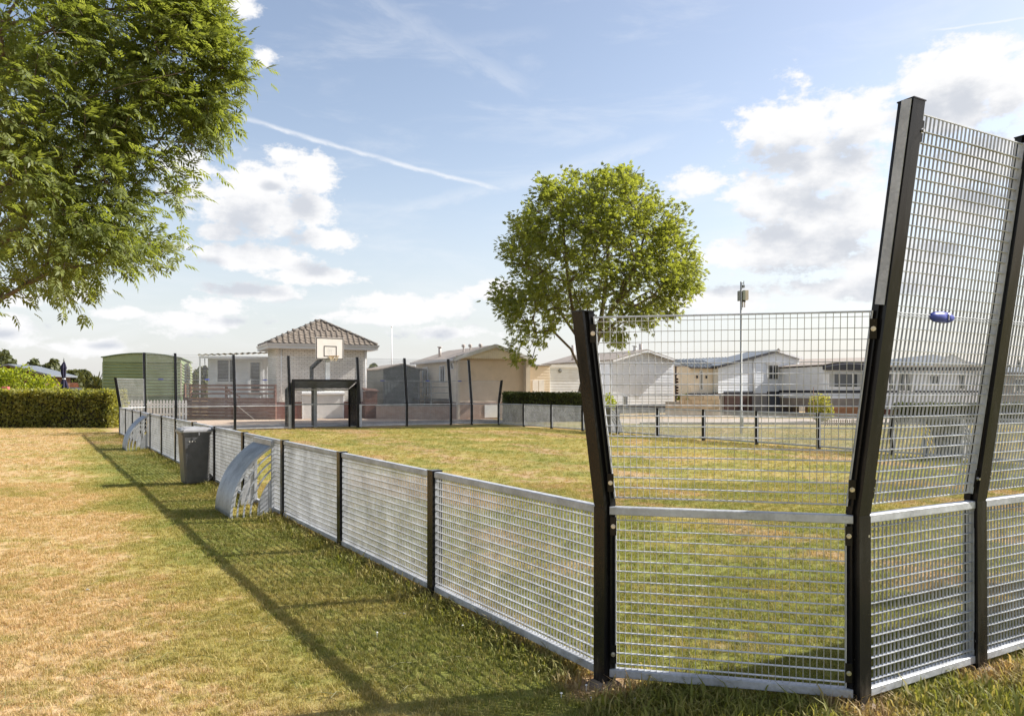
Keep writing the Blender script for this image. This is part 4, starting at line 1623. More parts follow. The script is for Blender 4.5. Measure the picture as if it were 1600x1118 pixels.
# --- green caravan with a picket fence under it
def green_caravan():
    W, L = 3.87, 8.0
    c = thing('green_caravan', 'green clad caravan with a shallow arched roof behind the far fence', 'caravan', (-21.88, 42.8, 0), R_(18))
    z0, ze, za = 1.28, 3.32, 3.56
    box_part(c, 'body', M['green'], .02, W - .02, .02, L, z0, ze)
    box_part(c, 'skirt', M['greendark'], .04, W - .04, .05, L, .55, z0 - .001)
    box_part(c, 'chassis', M['darktrim'], .3, W - .3, .3, L - .3, .25, .549)
    corrugated(c, M['green'], (0, 0), (W, 0), (0, -1), z0, ze - .2, .168, .07)
    corrugated(c, M['green'], (W, 0), (W, L), (1, 0), z0, ze - .2, .168, .07)
    arch = lambda x: ze + (za - ze) * (1 - ((x - W / 2) / (W / 2)) ** 2)
    mb = MB()
    n = 16
    for i in range(n):
        x0, x1 = W * i / n, W * (i + 1) / n
        mb.hexa([(x0, -.10, ze - .22), (x1, -.10, ze - .22), (x1, .02, ze - .22), (x0, .02, ze - .22), (x0, -.10, arch(x0)), (x1, -.10, arch(x1)), (x1, .02, arch(x1)), (x0, .02, arch(x0))])
    mb.build('gable_panel', M['green'], c)
    mb = MB()
    rings = []
    for i in range(n + 1):
        x = -.08 + (W + .16) * i / n
        z = arch(min(max(x, 0), W)) + .01
        rings.append([(x, -.20, z), (x, L + .1, z), (x, L + .1, z + .05), (x, -.20, z + .05)])
    mb.loft(rings)
    mb.build('roof', M['greendark'], c)
    for x in (0, W): box_part(c, 'corner_trim', M['cream'] if x else M['green'], x - .03, x + .03, -.055, -.02, z0, ze - .22)
    box_part(c, 'vent_panel', M['green'], 2.05, 2.6, -.112, -.10, ze - .02, ze + .17)
    for y, w in ((2.4, 1.1), (5.2, 1.5)):
        window(c, (W, y, 2.55), w, .85, (1, 0), bars=(.01, .5, -.5), fw=.07)
    f = thing('picket_fence', 'white picket fence in front of the green caravan', 'fence', at(176, 41.6), R_(14))
    mb = MB()
    mb.loft([[(-.05, y, 0.05), (.05, y, 0.05), (.05, y, 1.02), (0, y, 1.09), (-.05, y, 1.02)] for y in (-.012, .012)])
    me = mb.mesh('picket', M['white'])
    for k in range(24):
        o = link('picket', me, f)
        o.location = (.155 * k, 0, 0)
    for z in (.3, .82): box_part(f, 'rail', M['white'], -.06, .155 * 23 + .06, .013, .05, z, z + .08)
    for x in (0, 1.78, 3.56): box_part(f, 'post', M['white'], x - .04, x + .04, .05, .13, 0, 1.0)


green_caravan()


# --- things between the brick building and the tan house
def grey_shed():
    s = thing('garden_shed', 'large dark grey shed with a low gable beside the brick building', 'shed', at(599, 46.2), R_(25))
    W, L, ze, zr = 2.2, 4.0, 2.86, 3.10
    box_part(s, 'wall', M['greyshed'], 0, W, 0, L, 0, ze)
    mb = MB()
    for k in range(12): mb.box(W * (k + .5) / 12 - .01, W * (k + .5) / 12 + .01, -.012, 0, 0, ze)
    mb.build('wall_batten', M['greyshed'], s, kind='stuff')
    mb = MB()
    mb.loft([[(0, y, ze), (W, y, ze), (W * .5, y, zr)] for y in (0, .05)])
    mb.build('gable', M['greyshed'], s)
    slope(s, 'roof', M['feltroof'], (-.2, -.18, ze - .02), (W / 2, -.18, zr + .05), (W / 2, L + .1, zr + .05), (-.2, L + .1, ze - .02))
    slope(s, 'roof', M['feltroof'], (W / 2, -.18, zr + .05), (W + .25, -.18, ze - .03), (W + .25, L + .1, ze - .03), (W / 2, L + .1, zr + .05))
    c = thing('cream_cabin', 'small cream cabin half hidden behind the dark grey shed', 'cabin', at(586, 55), R_(25))
    box_part(c, 'wall', M['cream'], 0, 2.6, 0, 3, 0, 3.1)
    siding(c, M['cream'], (0, 0), (2.6, 0), (0, -1), .3, 3.1, .17)
    slope(c, 'roof', M['feltroof'], (-.15, -.2, 3.12), (2.8, -.2, 3.3), (2.8, 3.2, 3.3), (-.15, 3.2, 3.12))
    w = thing('brick_wall', 'low red brick garden wall in front of the dark grey shed', 'wall', at(588, 44.6), math.atan2(at(716, 43.75).y - 44.6, at(716, 43.75).x - at(588, 44.6).x))
    L = (at(716, 43.75) - at(588, 44.6)).length - .05
    box_part(w, 'brickwork', M['pinkbrick'], 0, L, 0, .22, 0, .70)
    mb = MB()
    mb.box(-.03, L + .0, -.03, .25, .701, .75)
    mb.build('coping', M['concrete'], w)
    k = thing('wooden_locker', 'red brown wooden locker with a pitched lid beside the brick building', 'locker', at(571, 44.9), R_(24))
    mb = MB()
    mb.loft([[(0, 0, z), (.68, 0, z), (.68, .6, z), (0, .6, z)] for z in (0, 1.52)])
    mb.build('body', M['redboard'], k)
    mb = MB()
    mb.hexa([(-.06, -.08, 1.54), (.76, -.08, 1.50), (.76, .66, 1.60), (-.06, .66, 1.68), (-.06, -.08, 1.60), (.76, -.08, 1.55), (.76, .66, 1.66), (-.06, .66, 1.74)])
    mb.build('lid', M['brownwood'], k)
    p = thing('flag_pole', 'bare thin flag pole rising behind the dark grey shed', 'pole', at(612, 60), 0)
    mb = MB()
    mb.tube([(0, 0, 0), (0, 0, 3.5), (0, 0, 6.25)], [.06, .05, .03], 8)
    mb.build('shaft', M['white'], p, True)
    mb = MB()
    mb.lathe([(.02, 6.25), (.06, 6.30), (.06, 6.36), (.01, 6.41)], n=8)
    mb.build('finial', M['white'], p)


grey_shed()


def tan_house():
    W, L = 4.31, 7.5
    h = thing('mobile_home', 'tan clad mobile home with a cream gable of upright boards and roof vents', 'mobile home', at(716, 43.6), R_(24.5))
    ze, zr, zb = 3.40, 4.08, .95
    box_part(h, 'brick_base', M['pinkbrick'], .03, W - .03, .0, L, 0, zb)
    box_part(h, 'wall', M['tan'], .02, W - .02, .36, L, zb + .001, ze)
    siding(h, M['tan'], (0, .36), (W, .36), (0, -1), zb, ze + .1, .17)
    siding(h, M['cream'], (0, L), (0, .0), (-1, 0), zb, ze - .02, .17)
    box_part(h, 'corner_board', M['tancorner'], -.03, .10, -.02, .25, 0.02, ze)
    box_part(h, 'corner_board', M['tancorner'], W - .22, W + .03, -.02, .36, zb, ze)
    box_part(h, 'sill_board', M['tancorner'], .10, W - .22, .26, .35, zb - .03, zb + .05)
    mb = MB()
    n = 34
    for k in range(n):                                                # pediment boards with pointed feet
        x0, x1 = W * k / n + .006, W * (k + 1) / n - .006
        zt = lambda x: zr - .05 - abs(x - W / 2) / (W / 2) * (zr - ze)
        xm = (x0 + x1) / 2
        q0 = [(x0, -.02, ze - .03), (xm, -.02, ze - .09), (x1, -.02, ze - .03), (x1, -.02, zt(x1)), (x0, -.02, zt(x0))]
        mb.loft([q0, [(a, .0, c) for a, b, c in q0]])
    mb.build('gable_board', M['cream'], h, kind='stuff')
    mb = MB()
    mb.loft([[(0, y, ze - .02), (W, y, ze - .02), (W / 2, y, zr - .05)] for y in (.002, .03)])
    mb.build('gable', M['cream'], h)
    ov = .32
    zo = ze - ov * (zr - ze) / (W / 2)
    r1 = slope(h, 'roof', M['feltroof'], (-ov, -.15, zo + .02), (W / 2, -.15, zr + .04), (W / 2, L + .2, zr + .04), (-ov, L + .2, zo + .02))
    slope(h, 'roof', M['feltroof'], (W / 2, -.15, zr + .04), (W + ov, -.15, zo + .02), (W + ov, L + .2, zo + .02), (W / 2, L + .2, zr + .04))
    for a, b in (((-ov, zo), (W / 2, zr + .02)), ((W / 2, zr + .02), (W + ov, zo))):
        mb = MB()
        mb.bar((a[0], -.18, a[1] - .04), (b[0], -.18, b[1] - .04), .19, .045, (0, 0, 1))
        mb.build('barge_board', M['fascia'], h)
    mb = MB()
    mb.bar((-ov - .02, -.15, zo - .05), (-ov - .02, L + .2, zo - .05), .14, .06, (0, 0, 1))
    mb.build('gutter', M['fascia'], h)
    box_part(h, 'hatch_door', M['white'], 1.55, 2.45, -.03, -.004, .08, .78)
    window(h, (0, .85, 2.95), .45, .36, (-1, 0), fw=.05)
    window(h, (0, 2.5, 2.52), .85, .95, (-1, 0), bars=(.01,), curtain=True)
    window(h, (0, 5.6, 2.1), .9, 1.7, (-1, 0), name='door', bars=(.01,), fw=.08, curtain=True)
    pipe(h, 'chimney', .55, 4.6, 3.5, 4.15, .09, M['pipe'], True)
    for x, y in ((1.15, 2.2), (1.45, 1.9), (1.8, 1.2)):
        mb = MB()
        mb.lathe([(.05, 3.7), (.05, zr - .02), (.12, zr + .0), (.12, zr + .12), (.03, zr + .17)], (x, y, 0), 8)
        mb.build('roof_vent', M['pipe'], h)
    st = thing('metal_stairs', 'dark metal landing with steps and railing beside the tan mobile home', 'stairs', at(716, 43.6), R_(24.5))
    box_part(st, 'landing', M['darktrim'], -1.25, -.04, 1.0, 4.4, 1.02, 1.10)
    for k in range(5):
        box_part(st, 'step', M['darktrim'], -1.2, -.2, 4.45 + k * .28, 4.70 + k * .28, .84 - k * .19, .88 - k * .19)
    for x, y in ((-1.2, 1.05), (-1.2, 2.15), (-1.2, 3.25), (-1.2, 4.35), (-.1, 1.05)):
        box_part(st, 'post', M['mast'], x - .025, x + .025, y - .025, y + .025, 0, 2.1)
    for z in (1.45, 1.75, 2.06):
        mb = MB()
        mb.bar((-1.2, 1.05, z), (-1.2, 4.35, z), .04, .04)
        mb.bar((-1.2, 1.05, z), (-.1, 1.05, z), .04, .04)
        mb.build('rail', M['mast'], st)
    mb = MB()
    mb.bar((-1.2, 4.35, 2.06), (-1.2, 5.8, 1.1), .04, .04)
    mb.build('handrail', M['mast'], st)


tan_house()


# --- white homes to the right
def white_homes():
    s = thing('cream_shed', 'narrow cream shed between the tan mobile home and the white annex', 'shed', at(826, 48.6), R_(20))
    box_part(s, 'wall', M['cream'], 0, 1.4, 0, 2.5, 0, 3.05)
    siding(s, M['cream'], (0, 0), (1.4, 0), (0, -1), .3, 3.05, .17)
    box_part(s, 'door', M['white'], .25, .62, -.04, -.02, 1.0, 2.2)
    box_part(s, 'door', M['white'], .66, 1.0, -.04, -.02, 1.0, 2.2)
    slope(s, 'roof', M['feltroof'], (-.05, -.1, 3.06), (1.45, -.1, 3.15), (1.45, 2.6, 3.15), (-.05, 2.6, 3.06))

    a = thing('white_annex', 'flat roofed white clad annex with a small round wall lamp', 'annex', at(844, 49), R_(20))
    W = 3.4
    box_part(a, 'wall', M['siding'], 0.01, W, .01, 3.4, 0, 2.98)
    siding(a, M['siding'], (0, 0), (W, 0), (0, -1), .3, 2.98, .17)
    siding(a, M['siding'], (0, 3.4), (0, 0), (-1, 0), .3, 2.98, .17)
    box_part(a, 'roof_edge', M['white'], -.08, W + .08, -.10, 3.5, 2.98, 3.16)
    mb = MB()
    mb.lathe([(.11, 0), (.12, .03), (.05, .07)], n=10)
    l_ = mb.build('wall_lamp', M['mast'], a)
    l_.rotation_euler = (math.pi / 2, 0, 0)
    l_.location = (1.3, -.02, 2.78)

    h = thing('mobile_home', 'white clad mobile home with a plain gable end and blue grey plinth', 'mobile home', at(957, 54), R_(24))
    W, L, zb, ze, zr = 4.95, 10.5, .62, 3.62, 4.28
    box_part(h, 'plinth', M['bluegrey'], .05, W - .05, .05, L, 0, zb)
    box_part(h, 'wall', M['siding'], .02, W - .02, .02, L, zb + .001, ze)
    siding(h, M['siding'], (0, 0), (W, 0), (0, -1), zb, ze, .185)
    siding(h, M['siding'], (0, L), (0, 0), (-1, 0), zb, ze, .185)
    g = lambda z: ((W / 2) * (z - ze) / (zr - ze), W - (W / 2) * (z - ze) / (zr - ze))
    siding(h, M['siding'], (0, 0), (W, 0), (0, -1), ze, zr - .02, .11, xr=g)
    mb = MB()
    mb.loft([[(0.03, y, ze), (W - .03, y, ze), (W / 2, y, zr - .03)] for y in (.02, .06)])
    mb.build('gable', M['siding'], h)
    ov = .22
    zo = ze - ov * (zr - ze) / (W / 2)
    slope(h, 'roof', M['feltroof'], (-ov, -.45, zo + .08), (W / 2, -.45, zr + .10), (W / 2, L, zr + .10), (-ov, L, zo + .08))
    slope(h, 'roof', M['feltroof'], (W / 2, -.45, zr + .10), (W + ov, -.45, zo + .08), (W + ov, L, zo + .08), (W / 2, L, zr + .10))
    for p, q in (((-ov, zo), (W / 2, zr)), ((W / 2, zr), (W + ov, zo))):
        mb = MB()
        mb.bar((p[0], -.47, p[1] - .03), (q[0], -.47, q[1] - .03), .12, .03, (0, 0, 1))
        mb.build('barge_board', M['white'], h)
    pipe(h, 'downpipe', -.07, .2, .1, ze, .05, M['white'])
    pipe(h, 'chimney', 4.6, 3.6, 3.7, 5.0, .14, M['pipe'])
    pipe(h, 'chimney', 2.3, .8, 4.2, 4.62, .12, M['fascia'], True)
    pipe(h, 'chimney', .5, 6.5, 3.6, 4.95, .13, M['pipe'])
    box_part(h, 'plinth_hatch', M['bluegrey'], 1.9, 3.0, .02, .045, .10, .46)
    for x in (.9, 1.02):
        b_ = thing('sack_truck', 'blue and grey upright boards leaning on the plinth of the white gabled home', 'boards', (0, 0, 0)) if False else None
    bd = thing('leaning_board', 'grey and blue boards propped against the white gabled home', 'board', (0, 0, 0), R_(24))
    bd.location = at(957, 54)
    box_part(bd, 'grey_board', M['mast'], .78, .98, -.14, -.10, .08, 1.18)
    box_part(bd, 'blue_board', M['slate'], 1.02, 1.10, -.14, -.10, .08, 1.18)

    # house with garages
    h = thing('garage_house', 'white and cream house with a grey ribbed roof above two garage doors', 'house', at(1122, 50), R_(26))
    W, L = 6.83, 2.4
    ax, ze1, za, ze2 = 4.74, 3.12, 4.12, 3.68
    box_part(h, 'lower_wall', M['taupe'], 0, W, 0.01, L, 0, 1.45)
    box_part(h, 'upper_wall', M['siding'], .02, W - .02, .02, L, 1.451, 3.1)
    siding(h, M['siding'], (0, 0), (W, 0), (0, -1), 1.40, 3.1, .165)

    def xr(z):
        a = max(0, (z - ze1) / (za - ze1) * ax)
        b = W if z < ze2 else W - (z - ze2) / (za - ze2) * (W - ax)
        return a, max(b, a + .02)
    siding(h, M['siding'], (0, 0), (W, 0), (0, -1), 3.1, za - .03, .11, xr=xr)
    mb = MB()
    mb.loft([[(0.02, y, 3.1), (W - .02, y, 3.1), (W - .02, y, ze2 - .02), (ax, y, za - .03), (0.02, y, ze1)] for y in (.02, .06)])
    mb.build('gable', M['siding'], h)
    slope(h, 'roof', M['slate'], (-.25, -.25, ze1 - .0), (ax, -.25, za + .09), (ax, L, za + .09), (-.25, L, ze1 - .0))
    slope(h, 'roof', M['slate'], (ax, -.25, za + .09), (W + .15, -.25, ze2 + .05), (W + .15, L, ze2 + .05), (ax, L, za + .09))
    for p, q, m_ in (((-.25, ze1 - .09), (ax, za + .0), 'darktrim'), ((ax, za + .0), (W + .15, ze2 - .03), 'white')):
        mb = MB()
        mb.bar((p[0], -.28, p[1]), (q[0], -.28, q[1]), .14, .04, (0, 0, 1))
        mb.build('barge_board', M[m_], h)
    mb = MB()
    mb.bar((ax, -.32, za + .02), (ax, -.24, za + .02), .22, .22, (1, 0, 1))
    mb.build('ridge_cap', M['feltroof'], h)
    for x0, x1, nm in ((.48, 2.75, 'garage_brown'), (4.05, 6.27, 'garage_grey')):
        d = box_part(h, 'garage_door', M[nm], x0, x1, -.03, .0, .05, 1.36)
        mb = MB()
        for k in range(4): box_part(d, 'door_panel', M[nm], x0 + .02, x1 - .02, -.045, -.0301, .08 + k * .32, .375 + k * .32)
        box_part(d, 'door_lintel', M['darktrim'], x0 - .05, x1 + .05, -.07, -.02, 1.38, 1.50)
    window(h, (4.5, 0, 2.75), .92, .95, (0, -1), bars=(.01,), fw=.07)
    box_part(h, 'blind_box', M['white'], 3.9, 5.1, -.12, -.02, 3.27, 3.38)
    pipe(h, 'downpipe', 2.85, -.05, 1.45, 3.7, .04, M['white'])
    # cream wing to the left, its roof ridge running along the front
    x0 = -1.75
    box_part(h, 'cream_wall', M['cream'], x0, -.002, .5, 1.7, 1.28, 3.05)
    siding(h, M['cream'], (x0, .5), (-.03, .5), (0, -1), 1.28, 3.05, .6)
    box_part(h, 'wing_base', M['block'], x0 + .05, -.002, .55, 1.65, 0, 1.279)
    a, b, c, d = (x0 - .35, .18, 3.04), (.3, .18, 3.04), (.3, 1.75, 3.50), (x0 - .35, 1.75, 3.50)
    slope(h, 'wing_roof', M['slate'], a, b, c, d)
    ribs(h, a, b, c, d, 9, M['slate'])
    mb = MB()
    mb.bar((x0 - .35, .15, 2.98), (.0, .15, 2.98), .10, .05, (0, 0, 1))
    mb.build('gutter', M['darktrim'], h)
    window(h, (-.95, .5, 2.2), .22, 1.15, (0, -1), frame='white', fw=.05)
    for x in (-1.28, -.55):
        box_part(h, 'wall_lamp', M['darktrim'], x - .04, x + .04, .40, .48, 2.32, 2.50)
    # the house behind it, of which the long grey roof shows
    hb = thing('mobile_home', 'pale mobile home with a long low grey tiled roof behind the garage house', 'mobile home', at(1052, 64), R_(18))
    box_part(hb, 'wall', M['cream'], 0, 7.5, 0, 5, 0, 3.5)
    siding(hb, M['cream'], (0, 0), (7.5, 0), (0, -1), .3, 3.45, .3)
    a, b, c, d = (-.3, -.3, 3.55), (7.8, -.3, 3.55), (7.8, 2.5, 4.45), (-.3, 2.5, 4.05)
    slope(hb, 'roof', M['slate'], a, b, c, d)
    ribs(hb, a, b, c, d, 26, M['slate'])
    slope(hb, 'roof', M['slate'], (-.3, 2.5, 4.05), (7.8, 2.5, 4.45), (7.8, 5.3, 3.5), (-.3, 5.3, 3.5))
    # sandy block wall with planters
    w = thing('block_wall', 'sandy concrete block retaining wall left of the brown garage door', 'wall', at(1063, 49.4), R_(8))
    box_part(w, 'core', M['concrete'], -.88, 2.53, .07, .24, 0, .88)
    box_part(w, 'core', M['concrete'], .02, 2.53, .06, .241, .881, 1.22)
    rb = random.Random(6)
    shared = {}
    for row in range(5):
        x = -.9 if row < 3 else 0.0
        first = True
        while x < 2.5:
            bw = .25 if (first and row % 2) else min(.5, 2.55 - x)
            first = False
            key = round(bw, 2)
            if key not in shared:
                mb = MB()
                mb.bbox(.006, bw - .006, 0, .20, .006, .242, .01)
                shared[key] = mb.mesh('block', M['sandblock'])
            o = link('block', shared[key], w)
            o.location = (x, rb.uniform(-.006, .006), row * .248)
            x += bw
    for k in range(3):
        pt = thing('flower_trough', ('dark flower trough on the block wall, the one closest to the slatted screen', 'dark flower trough on the block wall, middle one of three', 'dark flower trough on the block wall, the one closest to the brown garage door')[k], 'planter', w.location + Vector((.75 + k * .62, .25 + k * .09, 1.24)), R_(8), 'troughs on the block wall')
        mb = MB()
        mb.hexa([(-.22, -.08, .001), (.22, -.08, .001), (.22, .08, .001), (-.22, .08, .001), (-.26, -.1, .16), (.26, -.1, .16), (.26, .1, .16), (-.26, .1, .16)])
        mb.build('trough', M['darktrim'], pt)
    # slatted screen with hanging pot
    f = thing('slatted_screen', 'dark brown slatted screen with an arched trellis top by the cream wing', 'screen', at(1057, 52.5), R_(8))
    mb = MB()
    mb.box(0, 1.0, -.015, .015, 0, .13)
    me = mb.mesh('slat', M['brownwood'])
    for k in range(8):
        o = link('slat', me, f)
        o.location = (0, 0, .95 + k * .185)
    for x in (-.06, 1.06): box_part(f, 'post', M['brownwood'], x - .05, x + .05, -.05, .05, 0, 3.15)
    box_part(f, 'beam', M['fascia'], -.15, 1.2, -.06, .06, 3.15, 3.27)
    mb = MB()
    mb.bar((0, 0, 2.55), (.42, 0, 3.13), .06, .03, (0, 1, 0))
    mb.bar((1.0, 0, 2.55), (.58, 0, 3.13), .06, .03, (0, 1, 0))
    mb.build('brace', M['brownwood'], f)
    p = thing('hanging_basket', 'pink flower basket hanging in the brown slatted screen', 'hanging basket', f.location + Vector((.5, .0, 0)), 0)
    mb = MB()
    mb.lathe([(.03, 2.42), (.15, 2.50), (.19, 2.62), (.12, 2.72), (.02, 2.74)], n=9)
    mb.build('flowers', M['hangpot'], p)
    mb = MB()
    mb.tube([(0, 0, 2.74), (0, 0, 3.14)], .008, 5)
    mb.build('hook_wire', M['darktrim'], p)

    # far cream home, wooden fence
    h = thing('mobile_home', 'long low cream mobile home behind the weathered wooden fence', 'mobile home', at(1252, 60), R_(12))
    box_part(h, 'wall', M['cream'], 0, 8, 0, 4, 0, 3.6)
    siding(h, M['cream'], (0, 0), (8, 0), (0, -1), .4, 3.5, .3)
    slope(h, 'roof', M['feltroof'], (-.3, -.3, 3.55), (8.3, -.3, 3.75), (8.3, 2, 4.2), (-.3, 2, 3.95))
    slope(h, 'roof', M['feltroof'], (-.3, 2, 3.95), (8.3, 2, 4.2), (8.3, 4.3, 3.6), (-.3, 4.3, 3.55))
    window(h, (2.0, 0, 2.6), .7, .7, (0, -1), bars=(.01,))
    box_part(h, 'wall_lamp', M['mast'], .55, .68, -.1, -.02, 3.1, 3.28)
    f = thing('board_fence', 'weathered upright board fence between the garage house and the bay window home', 'fence', at(1258, 53), R_(10))
    rng = random.Random(9)
    for k in range(10):
        mb = MB()
        w_ = .135
        mb.box(0, w_, -.012, .012, 0, 2.22 + rng.uniform(-.05, .08))
        o = mb.build('board', M['oldwood'], f)
        o.location = (k * .145, rng.uniform(-.008, .008), 0)
    for z in (.6, 1.8): box_part(f, 'rail', M['oldwood'], 0, 1.44, .022, .07, z, z + .08)
    box_part(f, 'post', M['bluegrey'], .42, .78, -.06, -.022, 0, 2.35)

    # home with bay window and dark arched fascia
    h = thing('mobile_home', 'white mobile home with a wide bay window under a dark arched fascia', 'mobile home', at(1288, 47), R_(10))
    W, L = 3.4, 9.0
    box_part(h, 'wood_skirt', M['orangewood'], .15, W - .1, .12, .3, 0, .62)
    for k in range(4): box_part(h, 'skirt_board', M['orangewood'], .15, W - .1, .095, .119, .02 + k * .15, .158 + k * .15)
    box_part(h, 'chassis_panel', M['feltroof'], .05, W - .05, .15, L, .621, 1.10)
    box_part(h, 'lower_panel', M['siding'], 0, W, .1, L, 1.101, 1.42)
    box_part(h, 'dark_band', M['darktrim'], 0, W, .06, L, 1.421, 1.58)
    box_part(h, 'wall', M['siding'], 0.02, W, .12, L, 1.581, 3.0)
    mb = MB()
    n = 14
    arch = lambda x: 3.04 + .20 * (1 - ((x - W / 2) / (W / 2)) ** 2)
    for i in range(n):
        x0, x1 = -.05 + (W + .1) * i / n, -.05 + (W + .1) * (i + 1) / n
        mb.hexa([(x0, -.22, 2.76), (x1, -.22, 2.76), (x1, .11, 2.80), (x0, .11, 2.80), (x0, -.22, arch(x0) - .10), (x1, -.22, arch(x1) - .10), (x1, .11, arch(x1)), (x0, .11, arch(x0))])
    mb.build('fascia', M['darktrim'], h)
    mb = MB()
    rings = []
    for i in range(n + 1):
        x = -.1 + (W + .2) * i / n
        z = arch(min(max(x, 0), W)) + .01
        rings.append([(x, .0, z), (x, L, z), (x, L, z + .05), (x, .0, z + .05)])
    mb.loft(rings)
    mb.build('roof', M['feltroof'], h)
    window(h, (1.45, .12, 2.17), 2.3, .86, (0, -1), name='bay_window', bars=(-.38, .38), fw=.10, curtain=True)
    for x, z0, z1, w_ in ((1.25, 1.78, 2.35, .10), (1.62, 1.78, 2.35, .10), (1.43, 2.02, 2.10, .3)):
        pass
    f = thing('edging_fence', 'tiny pale picket edging in the grass below the bay window home', 'fence', at(1290, 36.2), R_(2))
    mb = MB()
    mb.box(-.022, .022, -.008, .008, 0, .27)
    me = mb.mesh('picket', M['oldwood'])
    for k in range(20):
        o = link('picket', me, f)
        o.location = (.10 * k, 0, 0)
    for z in (.06, .2): box_part(f, 'rail', M['oldwood'], -.03, 1.93, .009, .02, z, z + .03)

    # long home seen through the tall panel
    h = thing('mobile_home', 'long white mobile home with a hipped grey roof seen through the tall panel', 'mobile home', at(1386, 46), R_(3))
    W, L = 5.6, 4.0
    box_part(h, 'wall', M['siding'], 0, W, 0, L, .5, 2.9)
    siding(h, M['siding'], (0, 0), (W, 0), (0, -1), .55, 2.75, .165)
    siding(h, M['siding'], (0, L), (0, 0), (-1, 0), .55, 2.75, .165)
    box_part(h, 'skirt', M['plinth'], .1, W - .1, .08, L - .1, 0, .499)
    box_part(h, 'dark_band', M['darktrim'], -.02, W + .02, -.035, -.022, 1.45, 1.57)
    box_part(h, 'fascia', M['darktrim'], -.2, W + .2, -.28, -.22, 2.72, 2.92)
    box_part(h, 'soffit', M['cream'], -.2, W + .2, -.26, L + .2, 2.921, 3.0)
    xr_ = 3.7
    mb = MB()
    e = [(-.25, -.3, 3.0), (W + .25, -.3, 3.0), (W + .25, L + .25, 3.0), (-.25, L + .25, 3.0)]
    r0, r1 = (.4, L / 2, 3.35), (xr_, L / 2 - .4, 3.72)
    mb.quad(e[0], e[1], r1, r0)
    mb.quad(e[1], e[2], r1)
    mb.quad(e[2], e[3], r0, r1)
    mb.quad(e[3], e[0], r0)
    mb.quad(e[3], e[2], e[1], e[0])
    mb.build('roof', M['slate'], h)
    mb = MB()
    mb.bar((xr_ - 1.1, -.33, 3.0), (xr_, -.2, 3.62), .10, .05, (0, 0, 1))
    mb.bar((xr_ + 1.2, -.33, 3.0), (xr_, -.2, 3.62), .10, .05, (0, 0, 1))
    mb.build('gable_trim', M['fascia'], h)
    mb = MB()
    mb.loft([[(xr_ - 1.05, y, 3.01), (xr_ + 1.1, y, 3.01), (xr_, y, 3.58)] for y in (-.26, -.1)])
    mb.build('gable', M['siding'], h)
    window(h, (1.05, 0, 2.05), .82, 1.05, (0, -1), bars=(.01,), fw=.08, curtain=True)
    window(h, (2.75, 0, 2.2), .55, .5, (0, -1), fw=.05)
    window(h, (4.4, 0, 2.1), .42, .9, (0, -1), fw=.06)
    window(h, (.2, 0, 2.1), .3, .9, (0, -1), fw=.05)
    # neighbours beyond the frame edge
    h = thing('mobile_home', 'grey brown mobile home behind the dark conifers at the edge of the view', 'mobile home', at(1566, 50), R_(6))
    box_part(h, 'wall', M['taupe'], 0, 9, 0, 4, 0, 2.7)
    siding(h, M['taupe'], (0, 0), (9, 0), (0, -1), .3, 2.6, .18)
    slope(h, 'roof', M['slate'], (-.2, -.3, 2.72), (9.2, -.3, 2.72), (9.2, 2, 3.1), (-.2, 2, 3.1))
    window(h, (1.2, 0, 1.9), .8, .8, (0, -1), bars=(.01,))


white_homes()


# --- mast
def mast():
    m_ = thing('antenna_mast', 'tall thin grey mast with cabinets at its top standing on the lawn', 'mast', ground(1158, 677.5), 0)
    mb = MB()
    mb.tube([(0, 0, -.05), (0, 0, .9), (0, 0, .91), (0, 0, 5.60)], [.052, .052, .040, .036], 10)
    mb.build('pole', M['mast'], m_, True)
    box_part(m_, 'cable_cover', M['fascia'], .045, .085, -.03, .03, .2, .62)
    box_part(m_, 'cabinet', M['mast'], -.11, -.042, -.10, .10, 4.90, 5.26)
    box_part(m_, 'cabinet', M['boxgreen'], .045, .12, -.12, .10, 4.92, 5.28)
    box_part(m_, 'cabinet', M['cream'], .121, .245, -.10, .08, 4.93, 5.28)
    box_part(m_, 'small_box', M['mast'], .042, .12, -.05, .05, 5.38, 5.48)
    mb = MB()
    mb.tube([(.0, 0, 5.54), (.10, 0, 5.55)], .012, 6)
    mb.tube([(.10, 0, 5.50), (.10, 0, 5.63)], .014, 6)
    mb.build('aerial', M['mast'], m_)
    for x in (.055, .13):
        mb = MB()
        mb.tube([(x, 0, 4.66), (x, 0, 4.92)], .026, 8)
        mb.build('sleeve', M['pipe'], m_)
    box_part(m_, 'bracket', M['darktrim'], .03, .16, -.03, .03, 4.86, 4.92)


mast()


